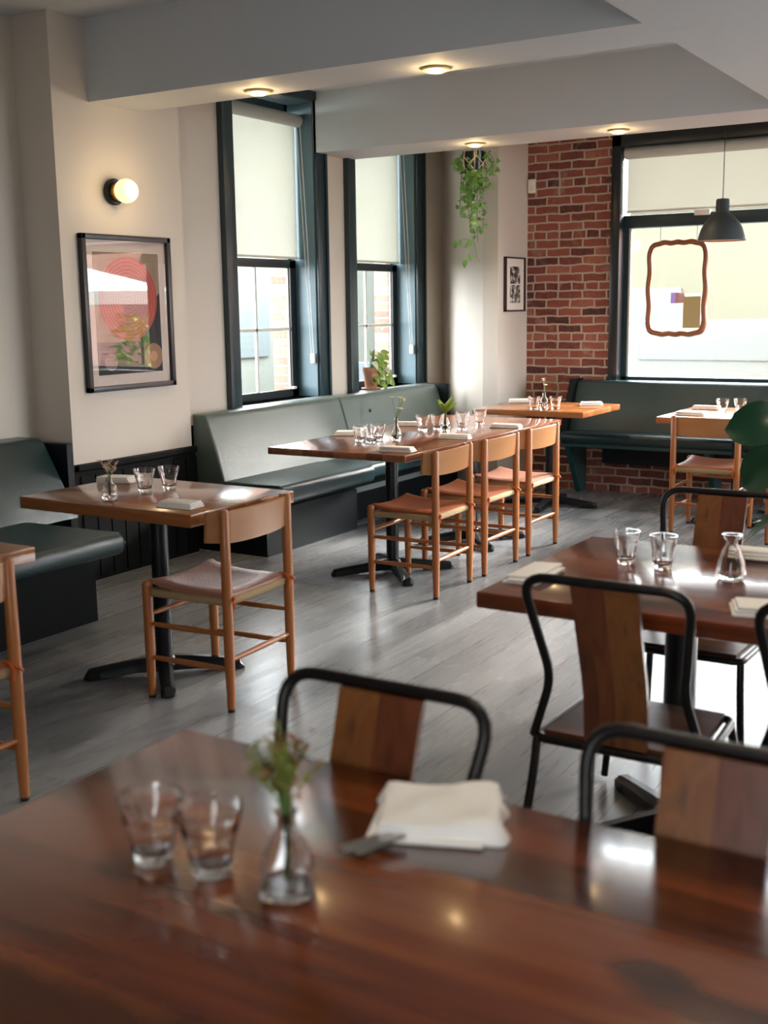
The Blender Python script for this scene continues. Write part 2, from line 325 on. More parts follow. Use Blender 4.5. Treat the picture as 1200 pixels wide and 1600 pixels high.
# ------------------------------------------------------------------ mesh helpers
class MB:
    def __init__(s): s.bm = bmesh.new()
    def box(s, x0, x1, y0, y1, z0, z1, bev=0, seg=2):
        r = bmesh.ops.create_cube(s.bm, size=1)
        vs = r['verts']
        for v in vs:
            v.co = Vector(((x0 + x1) / 2 + v.co.x * (x1 - x0), (y0 + y1) / 2 + v.co.y * (y1 - y0), (z0 + z1) / 2 + v.co.z * (z1 - z0)))
        if bev:
            es = list({e for v in vs for e in v.link_edges})
            bmesh.ops.bevel(s.bm, geom=es, offset=bev, segments=seg, profile=.5, affect='EDGES')
        return s
    def lathe(s, prof, seg=24, c=(0, 0, 0), fn=None, axis='z', closed=False):
        rows = []
        for (r, z) in prof:
            row = []
            for i in range(seg):
                a = 2 * PI * i / seg; k = fn(a, z) if fn else 1
                x, y = r * k * math.cos(a), r * k * math.sin(a)
                p = (x, y, z) if axis == 'z' else ((z, x, y) if axis == 'x' else (x, z, y))
                row.append(s.bm.verts.new((p[0] + c[0], p[1] + c[1], p[2] + c[2])))
            rows.append(row)
        n = len(rows)
        for j in range(n if closed else n - 1):
            A, B = rows[j], rows[(j + 1) % n]
            for i in range(seg):
                s.bm.faces.new((A[i], A[(i + 1) % seg], B[(i + 1) % seg], B[i]))
        if not closed:
            if prof[0][0] > 1e-5: s.bm.faces.new(list(reversed(rows[0])))
            if prof[-1][0] > 1e-5: s.bm.faces.new(rows[-1])
        return s
    def tube(s, pts, r, seg=10, closed=False, ey=1.0):
        pts = [Vector(p) for p in pts]; n = len(pts)
        rr = r if isinstance(r, (list, tuple)) else [r] * n
        rows = []; up = None
        for i, p in enumerate(pts):
            if closed: t = (pts[(i + 1) % n] - pts[i - 1]).normalized()
            else: t = (pts[min(i + 1, n - 1)] - pts[max(i - 1, 0)]).normalized()
            if up is None:
                up = Vector((0, 0, 1)) if abs(t.z) < .9 else Vector((0, 1, 0))
            up = (up - t * up.dot(t)).normalized(); sd_ = t.cross(up)
            rows.append([s.bm.verts.new(p + (up * math.cos(2 * PI * k / seg) + sd_ * math.sin(2 * PI * k / seg) * ey) * rr[i]) for k in range(seg)])
        m = n if closed else n - 1
        for j in range(m):
            A, B = rows[j], rows[(j + 1) % n]
            for k in range(seg): s.bm.faces.new((A[k], A[(k + 1) % seg], B[(k + 1) % seg], B[k]))
        if not closed:
            s.bm.faces.new(list(reversed(rows[0]))); s.bm.faces.new(rows[-1])
        return s
    def prism(s, outline, a, b, axis='z'):
        """outline of 2D points extruded from a to b along axis"""
        def P(u, v, w_): return {'z': (u, v, w_), 'x': (w_, u, v), 'y': (u, w_, v)}[axis]
        A = [s.bm.verts.new(P(u, v, a)) for u, v in outline]; B = [s.bm.verts.new(P(u, v, b)) for u, v in outline]
        n = len(A)
        s.bm.faces.new(A); s.bm.faces.new(list(reversed(B)))
        for i in range(n): s.bm.faces.new((A[i], B[i], B[(i + 1) % n], A[(i + 1) % n]))
        return s
    def grid(s, fn, nu, nv):
        V = [[s.bm.verts.new(fn(i / nu, j / nv)) for j in range(nv + 1)] for i in range(nu + 1)]
        for i in range(nu):
            for j in range(nv): s.bm.faces.new((V[i][j], V[i + 1][j], V[i + 1][j + 1], V[i][j + 1]))
        return s
    def leaf(s, base, tip, wid, nrm=(0, 0, 1), curl=.15, shape='oval', n=7, thick=.0012):
        base, tip = Vector(base), Vector(tip); d = tip - base; L = d.length; d.normalize()
        nrm = Vector(nrm); nrm = (nrm - d * nrm.dot(d)); nrm = nrm.normalized() if nrm.length > 1e-4 else d.orthogonal().normalized(); sd_ = d.cross(nrm)
        def wf(t):
            if shape == 'heart': return (math.sin(PI * min(1, t ** .55)) ** .8) * (1.0 if t > .02 else 0)
            if shape == 'fiddle': return math.sin(PI * t ** 1.25) ** .6 * (.75 + .25 * t) if 0 < t < 1 else 0
            return math.sin(PI * t ** .8) if 0 < t < 1 else 0
        lay = []
        for side in (0, 1):
            rows = []
            for i in range(n + 1):
                t = i / n; ww = max(wf(t), .0) * wid / 2 + 1e-4
                c = base + d * (L * t) + nrm * (curl * L * (math.sin(PI * t) - .6 * t * t)) - nrm * (thick * side)
                rows.append([s.bm.verts.new(c + sd_ * (ww * q) + nrm * (abs(q) * ww * .25)) for q in (-1, -.5, 0, .5, 1)])
            lay.append(rows)
        for rows, fl in ((lay[0], 0), (lay[1], 1)):
            for i in range(n):
                for k in range(4):
                    f = (rows[i][k], rows[i][k + 1], rows[i + 1][k + 1], rows[i + 1][k])
                    s.bm.faces.new(f if fl else tuple(reversed(f)))
        a, b = lay
        for i in range(n):
            for k in (0, 4): s.bm.faces.new((a[i][k], a[i + 1][k], b[i + 1][k], b[i][k]))
        return s
    def build(s, name, m, parent=None, smooth=True, loc=None, rot=None, subdiv=0, keep=False):
        if not keep: bmesh.ops.recalc_face_normals(s.bm, faces=s.bm.faces[:])
        me = bpy.data.meshes.new(name); s.bm.to_mesh(me); s.bm.free()
        me.materials.append(MT[m] if isinstance(m, str) else m)
        if smooth:
            for p in me.polygons: p.use_smooth = True
            try: me.set_sharp_from_angle(angle=math.radians(38))
            except Exception: pass
        o = bpy.data.objects.new(name, me); col.objects.link(o)
        if parent: o.parent = parent
        if loc: o.location = loc
        if rot: o.rotation_euler = rot
        if subdiv:
            md = o.modifiers.new('s', 'SUBSURF'); md.levels = subdiv; md.render_levels = subdiv
        return o
def empty(name, loc=(0, 0, 0), rz=0):
    o = bpy.data.objects.new(name, None); col.objects.link(o); o.location = loc; o.rotation_euler = (0, 0, rz); o.empty_display_size = .1
    return o
def tag(o, label, cat, group=None, kind=None):
    o['label'] = label; o['category'] = cat
    if group: o['group'] = group
    if kind: o['kind'] = kind
    return o
def struct(o): o['kind'] = 'structure'; return o
KIDS = {}
def copy_tree(o, parent=None):
    c = o.copy(); col.objects.link(c)
    if parent: c.parent = parent; c.matrix_parent_inverse = o.matrix_parent_inverse.copy()
    for ch in list(o.children): copy_tree(ch, c)
    return c
def put(proto, used, loc, rz=0):
    """first use moves the prototype itself, later ones are copies"""
    if proto.name in used: o = copy_tree(proto)
    else: o = proto; used.add(proto.name)
    o.location = loc; o.rotation_euler = (0, 0, rz)
    return o
USED = set()
def arc(cx, cy, r, a0, a1, n): return [(cx + r * math.cos(a0 + (a1 - a0) * i / n), cy + r * math.sin(a0 + (a1 - a0) * i / n)) for i in range(n + 1)]

# ------------------------------------------------------------------ structure
struct(MB().box(-5.4, 2.8, -2.2, 9.3, -.12, 0).build('floor', 'floor', smooth=False))
ZC = 3.02
b = MB().box(-5.4, 2.8, -2.2, 9.3, ZC, ZC + .12)
b.box(-4.97, -1.63, 4.71, 5.11, 2.6, ZC).box(-4.93, -1.63, 7.15, 7.65, 2.6, ZC)
b.box(-1.63, 2.62, -2.2, 8.81, 2.6, ZC)
struct(b.build('ceiling', 'ceil', smooth=False))

# left wall: recess, pier, window wall with two openings
W1, W2 = (6.19, 7.15), (7.67, 8.63); SZ, HZ = .84, 2.98
b = MB().box(-5.25, -4.97, -2.2, 4.45, 0, ZC)
b.box(-5.25, -4.7, 4.45, 5.43, 0, ZC)
for y0, y1 in ((5.43, W1[0]), (W1[1], W2[0]), (W2[1], 9.2)): b.box(-5.17, -4.92, y0, y1, 0, ZC)
for y0, y1 in (W1, W2): b.box(-5.17, -4.92, y0, y1, 0, SZ).box(-5.17, -4.92, y0, y1, HZ, ZC)
struct(b.build('wall_left', 'wall', smooth=False))
# angled corner with its narrow pier face
b = MB().prism([(-4.95, 9.14), (-4.92, 9.12), (-4.34, 8.46), (-4.12, 8.3), (-3.97, 8.26), (-3.97, 9.2), (-4.95, 9.2)], 0, ZC)
struct(b.build('wall_corner', 'wall', smooth=False))
BX0, BX1, BZ0, BZ1 = -3.25, 2.2, .84, 2.76
b = MB().box(-3.97, BX0, 8.81, 9.06, 0, ZC).box(BX0, BX1, 8.81, 9.06, 0, BZ0).box(BX1, 2.8, 8.81, 9.06, 0, ZC).box(BX0, BX1, 8.81, 9.06, BZ1, ZC)
struct(b.build('wall_back', 'brick', smooth=False))
RY0, RY1, RZ0, RZ1 = 5.6, 8.4, .4, 2.55
b = MB().box(2.6, 2.8, -2.2, RY0, 0, ZC).box(2.6, 2.8, RY1, 9.06, 0, ZC).box(2.6, 2.8, RY0, RY1, 0, RZ0).box(2.6, 2.8, RY0, RY1, RZ1, ZC)
struct(b.build('wall_right', 'wall', smooth=False))
struct(MB().box(-5.25, -.4, -2.3, -2.2, 0, ZC).box(.8, 2.8, -2.3, -2.2, 0, ZC).box(-.4, .8, -2.3, -2.2, 0, .9).box(-.4, .8, -2.3, -2.2, 2.4, ZC).build('wall_front', 'wall', smooth=False))
W = struct(empty('window_5', (.2, -2.25, .9)))  # unseen front window, added for a little cool fill
b = MB().box(-.6, .6, -.05, .06, 0, .06).box(-.6, .6, -.05, .06, 1.44, 1.5)
for x in (-.6, -.03, .54): b.box(x, x + .06, -.05, .06, 0, 1.5)
b.build('window_frame', 'trimdk', W)
MB().box(-.6, .6, 0, .004, 0, 1.5).build('pane', 'pane', W, smooth=False)

# outside brick jambs of the left windows
b = MB()
for y0, y1 in (W1, W2): b.box(-5.32, -5.18, y1 - .02, y1 + .3, -.2, 3.3)
b.box(-5.32, -5.18, 5.5, W1[0] - .02, -.2, 3.3)
struct(b.build('wall_outside', 'brick2', smooth=False))

def side_window(n, y0, y1):
    W = struct(empty('window_%d' % n, (-4.92, (y0 + y1) / 2, SZ)))
    h = (y1 - y0) / 2; H = HZ - SZ
    # casing around the opening on the wall face
    b = MB().box(0, .03, -h - .13, -h, -.06, H + .04, .004).box(0, .03, h, h + .115, -.06, H + .04, .004).box(0, .035, -h - .13, h + .115, H - .02, H + .05, .004)
    b.box(.03, .045, -h - .13, -h - .1, -.06, H + .04).box(.03, .045, h + .09, h + .115, -.06, H + .04)
    b.build('window_casing', 'trim', W)
    MB().box(-.26, .0, -h - .001, -h + .012, 0, H).box(-.26, .0, h - .012, h + .001, 0, H).box(-.26, 0, -h, h, H - .03, H).build('jamb_lining', 'reveal', W)
    MB().box(-.26, .12, -h - .1, h + .1, -.04, .0, .005).build('window_sill', 'panel', W)  # paler board colour stands in for window light reflected off the sill
    # sash frames and meeting rail
    mz = 1.835 - SZ
    b = MB()
    g0, g1 = -.215, -.175
    b.box(g0, g1, -h + .012, -h + .06, 0, mz).box(g0, g1, h - .085, h - .012, 0, mz).box(g0, g1, -h + .012, h - .012, .0, .055).box(g0, g1, -h + .012, h - .012, mz - .05, mz + .01)
    b.build('lower_sash', 'trimdk', W)
    b = MB().box(g0 - .04, g1 - .04, -h + .012, -h + .05, mz, H - .03).box(g0 - .04, g1 - .04, h - .05, h - .012, mz, H - .03).box(g0 - .04, g1 - .04, -h, h, H - .09, H - .03)
    b.build('upper_sash', 'trimdk', W)
    b = MB().box(g0 + .01, g0 + .028, -h + .06, h - .085, .44 + .05, .46 + .052).box(g0 + .01, g0 + .028, -.02, .0, .055, mz - .05)
    b.box(g0 + .008, g0 + .024, -h + .06, -h + .072, .055, mz - .05).box(g0 + .008, g0 + .024, h - .097, h - .085, .055, mz - .05)
    b.build('glazing_bar', 'muntin', W)
    MB().box(-.2, -.197, -h + .05, h - .07, .05, mz - .04).build('pane', 'pane', W, smooth=False)
    MB().box(-.24, -.237, -h + .04, h - .04, mz, H - .08).build('pane', 'pane', W, smooth=False)
    # small sash lock
    MB().box(-.175, -.15, h - .11, h - .07, .055, .075, .004).build('sash_lock', 'white', W)
side_window(1, *W1); side_window(2, *W2)

# street window in the back wall: charcoal frame, transom, mullions
W = struct(empty('window_3', (0, 8.81, BZ0)))
H = BZ1 - BZ0
b = MB().box(BX0 - .0, BX0 + .075, -.045, .2, 0, H, .004).box(BX1 - .075, BX1, -.045, .2, 0, H, .004).box(BX0, BX1, -.045, .2, H - .085, H, .004).box(BX0, BX1, 0, .2, 0, .05)
for xm in (-1.25, .55): b.box(xm - .04, xm + .04, .03, .2, 0, H)
b.build('window_frame', 'trimdk', W)
b = MB()
zt = 2.07 - BZ0
for x0, x1 in ((BX0 + .075, -1.29), (-1.21, .51), (.59, BX1 - .075)):
    b.box(x0, x1, .05, .17, zt, zt + .095, .004)
    b.box(x0, x0 + .035, .07, .15, 0.05, zt).box(x1 - .035, x1, .07, .15, .05, zt).box(x0, x1, .07, .15, .05, .08)
b.build('transom_bar', 'trim', W)
b = MB()
for x0, x1 in ((BX0 + .075, -1.29), (-1.21, .51), (.59, BX1 - .075)):
    b.box(x0 + .035, x0 + .05, .085, .1, 0.08, zt)
b.build('glazing_bead', 'muntin', W)
for x0, x1 in ((BX0 + .075, -1.29), (-1.21, .51), (.59, BX1 - .075)):
    MB().box(x0, x1, .11, .114, .05, H - .08).build('pane', 'pane', W, smooth=False)
MB().box(BX0, BX1, -.09, .06, -.03, .0, .004).build('window_sill', 'muntin', W)
MB().box(-2.62, -2.5, .02, .06, zt + .07, zt + .11, .008).build('window_latch', 'white', W)
# unseen window in the right wall, added to let in fill daylight
W = struct(empty('window_4', (2.6, 7.0, RZ0)))
b = MB(); H = RZ1 - RZ0
for y in (-1.4, -.04, 1.33): b.box(-.02, .2, y, y + .07, 0, H)
b.box(-.02, .2, -1.4, 1.4, 0, .06).box(-.02, .2, -1.4, 1.4, H - .06, H)
b.build('window_frame', 'trimdk', W)
MB().box(.1, .104, -1.4, 1.4, 0, H).build('pane', 'pane', W, smooth=False)

# panelling on the pier and its return
b = MB().box(-4.7, -4.675, 4.45, 5.43, 0, .63).box(-4.97, -4.675, 4.425, 4.45, 0, .63)
for i in range(9): b.box(-4.675, -4.668, 4.47 + i * .108, 4.47 + i * .108 + .098, .02, .6)
b.box(-4.7, -4.655, 4.41, 5.43, .63, .665, .005).box(-4.97, -4.655, 4.405, 4.45, .63, .665, .005)
struct(b.build('trim_1', 'wain', smooth=False))
struct(MB().box(-4.97, -4.95, -2.2, 4.42, 0, .12).box(-4.92, -4.90, 5.43, 9.1, 0, .12).build('baseboard_left', 'wain', smooth=False))

# ------------------------------------------------------------------ roller blinds
def blind(name, label, origin, axis, width, top, bottom, m, cord):
    R = empty(name, origin); tag(R, label, 'blind', 'roller blinds')
    def bx(u0, u1, d0, d1, z0, z1, nm, mm, **k):
        if axis == 'y': MB().box(d0, d1, u0, u1, z0, z1, **k).build(nm, mm, R)
        else: MB().box(u0, u1, -d1, -d0, z0, z1, **k).build(nm, mm, R)
    w2 = width / 2
    bb = MB()
    if axis == 'y': bb.lathe([(.045, -w2), (.045, w2)], 20, (0, 0, top - .04), axis='y')
    else: bb.lathe([(.045, -w2), (.045, w2)], 20, (0, 0, top - .04), axis='x')
    bb.build('roller', 'roller', R)
    bx(-w2 + .01, w2 - .01, -.03, -.028, bottom + .012, top - .04, 'blind_fabric', m)
    bx(-w2 + .01, w2 - .01, -.035, -.023, bottom, bottom + .016, 'bottom_rail', 'muntin')
    if cord:
        zc, yy = cord
        c = MB()
        if axis == 'y':
            yc = w2 - .02
            c.tube([(.0, yc, top - .05), (.04, yc, (top + zc) / 2), (.085, yc, zc)], .0026, 6)
            c.tube([(.03, yc, top - .05), (.07, yc, (top + zc) / 2), (.105, yc, zc)], .0026, 6)
            c.build('pull_cord', 'white', R)
            MB().box(.078, .115, yc - .01, yc + .01, zc - .075, zc, .006).build('cord_weight', 'white', R)
blind('roller_blind', 'roller blind pulled halfway down in the left side window nearest the framed poster', (-5.04, 6.67, 0), 'y', .93, 2.87, 1.85, 'blind', (1.16, 0))
blind('roller_blind', 'roller blind pulled halfway down in the side window with the potted plant', (-5.04, 8.15, 0), 'y', .93, 2.87, 1.85, 'blind', (1.17, 0))
blind('roller_blind', 'wide roller blind covering the upper part of the street window', (-2.215, 8.845, 0), 'x', 1.90, 2.67, 2.185, 'blind2', None)
blind('roller_blind', 'wide roller blind over the far right bay of the street window', (-.33, 8.86, 0), 'x', 1.7, 2.67, 2.185, 'blind2', None)

# ------------------------------------------------------------------ benches
def cushion(mb, outline, a, b, axis, bev=.02):
    n0 = len(mb.bm.faces)
    mb.prism(outline, a, b, axis)
    fs = mb.bm.faces[:][n0:]
    es = {e for f in fs if len(f.verts) == len(outline) for e in f.edges}
    bmesh.ops.bevel(mb.bm, geom=list(es), offset=bev, segments=3, profile=.5, affect='EDGES')
def rounded_seat(x0, x1, z0, z1, r=.03):
    # x1 = nose (front), x0 = back
    pts = [(x0, z0), (x1 - r, z0)] + arc(x1 - r, z0 + r, r, -PI/2, 0, 4)[1:] + arc(x1 - r, z1 - r, r, 0, PI/2, 5) + [(x0, z1)]
    return pts
def back_outline(xb0, xt0, z0, z1, t):
    # front face from (xb0,z0) up to (xt0,z1); thickness t behind
    return [(xb0, z0), (xt0 + .004, z1 - .03), (xt0 - .012, z1 - .006), (xt0 - .03, z1), (xt0 - t, z1), (xt0 - t, z0)]
# long bench under the side windows
B = empty('long_bench', (-4.4, 7.0, 0)); tag(B, 'long green upholstered bench under the two side windows', 'bench')
def loc_mb(o, ox, oy): pass
def bprism(outline, y0, y1, name, m, parent, ox, oy, bev=.015):
    mb = MB(); cushion(mb, [(u - ox, v) for u, v in outline], 0, 1, 'y', 0.0001) if False else None
    mb = MB(); mb.prism([(u - ox, v) for u, v in outline], y0 - oy, y1 - oy, 'y')
    if bev:
        es = [e for e in mb.bm.edges if all(abs(v.co.y - (y0 - oy)) < 1e-5 for v in e.verts) or all(abs(v.co.y - (y1 - oy)) < 1e-5 for v in e.verts)]
        bmesh.ops.bevel(mb.bm, geom=es, offset=bev, segments=3, profile=.5, affect='EDGES')
    return mb.build(name, m, parent)
ox, oy = -4.4, 7.0
bo = back_outline(-4.47, -4.60, .42, .855, .115)
bprism(bo, 5.46, 6.95, 'back_cushion', 'vinyl_sheen', B, ox, oy)
bprism(bo, 6.955, 8.42, 'back_cushion', 'vinyl_sheen', B, ox, oy)
bprism(rounded_seat(-4.5, -4.03, .335, .45, .035), 5.46, 6.50, 'seat_cushion', 'vinyl', B, ox, oy)
bprism(rounded_seat(-4.5, -4.08, .345, .445, .03), 6.51, 8.3, 'seat_cushion', 'vinyl', B, ox, oy)
MB().box(-.25, .2, -1.52, 1.3, .28, .335).box(-.3, .22, -1.52, -.5, 0, .28).box(-.3, .05, -.5, 1.3, 0, .2).box(-.37, -.3, -1.5, 1.42, .0, .78).build('bench_frame', 'bframe', B, smooth=False)
MB().box(-.3, .06, -.5, 1.3, .2, .28).build('kick_panel', 'panel', B, smooth=False)
MB().box(-.36, -.1, 1.43, 1.47, 0, .86, .006).build('end_panel', 'bframe', B)
MB().lathe([(0, 0), (.014, 0), (.014, .006), (0, .01)], 12, (-.115, .22, .74), axis='x').build('button', 'sole', B)
# near left bench in the recess
B = empty('short_bench', (-4.4, 3.0, 0)); tag(B, 'dark green bench in the wall recess at the left edge', 'bench')
ox, oy = -4.4, 3.0
bprism(back_outline(-4.5, -4.74, .42, .83, .17), .6, 4.28, 'back_cushion', 'vinyl', B, ox, oy)
bprism(rounded_seat(-4.6, -3.86, .345, .45, .045), .6, 3.96, 'seat_cushion', 'vinyl', B, ox, oy, .03)
MB().box(-.5, .35, -2.4, .93, 0, .345).build('bench_frame', 'wain', B, smooth=False)
MB().box(-.5, -.2, 1.31, 1.36, 0, .8, .01).build('end_panel', 'bframe', B)
# back bench below the street window
B = empty('window_bench', (-1.5, 8.5, 0)); tag(B, 'green bench on brackets along the brick wall under the street window', 'bench')
ox, oy = 8.5, -1.5
def xprism(outline, x0, x1, name, m, bev=.02):
    mb = MB(); mb.prism([(u - 8.5, v) for u, v in outline], x0 + 1.5, x1 + 1.5, 'x')
    es = [e for e in mb.bm.edges if all(abs(v.co.x - (x0 + 1.5)) < 1e-5 for v in e.verts) or all(abs(v.co.x - (x1 + 1.5)) < 1e-5 for v in e.verts)]
    if bev: bmesh.ops.bevel(mb.bm, geom=es, offset=bev, segments=3, profile=.5, affect='EDGES')
    return mb.build(name, m, B)
bo = [(8.46, .5), (8.63, .875), (8.645, .892), (8.66, .898), (8.77, .898), (8.77, .5)]
xprism(bo, -3.46, .9, 'back_cushion', 'vinyl')
so_ = [(8.55, .435), (8.30, .435)] + [(8.26 + .03 - .03 * math.cos(a), .465 - .03 * math.sin(a)) for a in (PI/3, PI/6, 0)] + [(8.26 + .035 - .035 * math.cos(a), .49 + .035 * math.sin(a)) for a in (0, PI/6, PI/3, PI/2)] + [(8.55, .525)]
xprism(so_, -3.44, .9, 'seat_cushion', 'vinyl')
MB().box(-1.94, 2.4, -.2, .24, .41, .435).build('seat_board', 'bteal', B, smooth=False)
MB().box(-1.7, 2.4, .05, .09, .26, .41).box(-1.69, -1.66, .09, .3, .27, .41).build('seat_rail', 'bframe', B, smooth=False)
MB().prism([(-.12, .44), (.27, .44), (.27, .91), (.1, .91)], -2.0, -1.955, 'x').build('end_panel', 'bframe', B, smooth=False)
for x in (-1.96, -.86, .3, 1.5):
    MB().prism([(-.1, .41), (.28, .41), (.28, 0), (.16, 0)], x, x + .04, 'x').build('bracket_leg', 'bteal', B, smooth=False)

# ------------------------------------------------------------------ tables
def table(name, label, x0, x1, y0, y1, topm, bases, thick=.045, z=.75, arm=.36, rot=0, post_r=.036, group=None, flat=False):
    cx, cy = (x0 + x1) / 2, (y0 + y1) / 2
    T = empty(name, (cx, cy, 0), rot); tag(T, label, 'table', group)
    hx, hy = (x1 - x0) / 2, (y1 - y0) / 2
    MB().box(-hx, hx, -hy, hy, z - thick, z, .005, 2).build('tabletop', topm, T)
    for bx_, by_ in bases:
        px, py = bx_ - cx, by_ - cy
        MB().lathe([(post_r * 1.5, .045), (post_r * 1.4, .07), (post_r, .085), (post_r, z - thick - .03), (post_r * 1.6, z - thick - .02), (post_r * 1.6, z - thick)], 20, (px, py, 0)).build('post', 'iron', T)
        MB().box(px - .2, px + .2, py - .03, py + .03, z - thick - .02, z - thick).box(px - .03, px + .03, py - .17, py + .17, z - thick - .021, z - thick).build('mounting_plate', 'iron', T, smooth=False)
        for k in range(4):
            a = PI/4 + k * PI/2 if not flat else k * PI/2 + .1
            d = Vector((math.cos(a), math.sin(a), 0)); n = Vector((-d.y, d.x, 0))
            mb = MB(); prof = [(.0, .085, .03), (.12, .072, .03), (arm * .8, .05, .026), (arm - .02, .042, .03), (arm, .012, .02)]
            rows = []
            for t, h, wd in prof:
                c = Vector((px, py, 0)) + d * t; lo = .004 if t > arm * .75 else .02
                rows.append([mb.bm.verts.new(c + n * sx_ * wd * q + Vector((0, 0, zz))) for sx_, q, zz in ((-1, 1, lo), (1, 1, lo), (1, 1, h * .7), (1, .45, h), (-1, .45, h), (-1, 1, h * .7))])
            for i in range(len(rows) - 1):
                for q in range(6): mb.bm.faces.new((rows[i][q], rows[i][(q + 1) % 6], rows[i + 1][(q + 1) % 6], rows[i + 1][q]))
            mb.bm.faces.new(rows[0]); mb.bm.faces.new(list(reversed(rows[-1])))
            ft = mb.build('foot', 'iron', T, smooth=False)
            e = Vector((px, py, 0)) + d * (arm - .03)
            MB().lathe([(.016, 0), (.016, .012)], 12, (e.x, e.y, 0)).build('leveller', 'sole', ft)
    return T
table('dining_table', 'large dark reclaimed wood table filling the foreground', -1.35, .62, .6, 1.505, 'mahog', [(-.45, 1.05), (.3, 1.05)], group='reclaimed wood tables')
table('dining_table', 'reclaimed wood table on the right with the clear glass decanter', -1.34, .2, 2.66, 3.5, 'mahog', [(-.9, 3.05), (-.2, 3.05)], post_r=.044, group='reclaimed wood tables')
table('dining_table', 'square honey wood table in front of the panelling under the framed poster', -3.71, -2.78, 3.2, 3.84, 'oakt', [(-3.19, 3.46)], thick=.05, arm=.33, rot=math.radians(-1))
table('dining_table', 'long brown table with three chairs beside the side window bench', -3.79, -2.92, 5.0, 7.04, 'rowt', [(-3.3, 5.5), (-3.3, 6.5)], thick=.038, arm=.36)
table('dining_table', 'orange brown table at the brick corner end of the window bench', -3.84, -2.975, 7.56, 8.31, 'oakt', [(-3.38, 7.95)], thick=.042, arm=.36, flat=True)
table('dining_table', 'sunlit table in front of the street window under the pendant lamp', -2.42, -1.72, 7.45, 8.32, 'oakt', [(-2.0, 7.95)], thick=.042, arm=.33)
table('dining_table', 'honey wood table corner showing at the right edge behind the plant leaves', -1.62, -.8, 7.45, 8.32, 'oakt', [(-1.2, 7.95)], thick=.042, arm=.33)
table('dining_table', 'wooden table corner poking in at the left edge', -3.75, -2.86, 1.85, 2.52, 'oakt', [(-3.3, 2.18)], thick=.05, arm=.33)

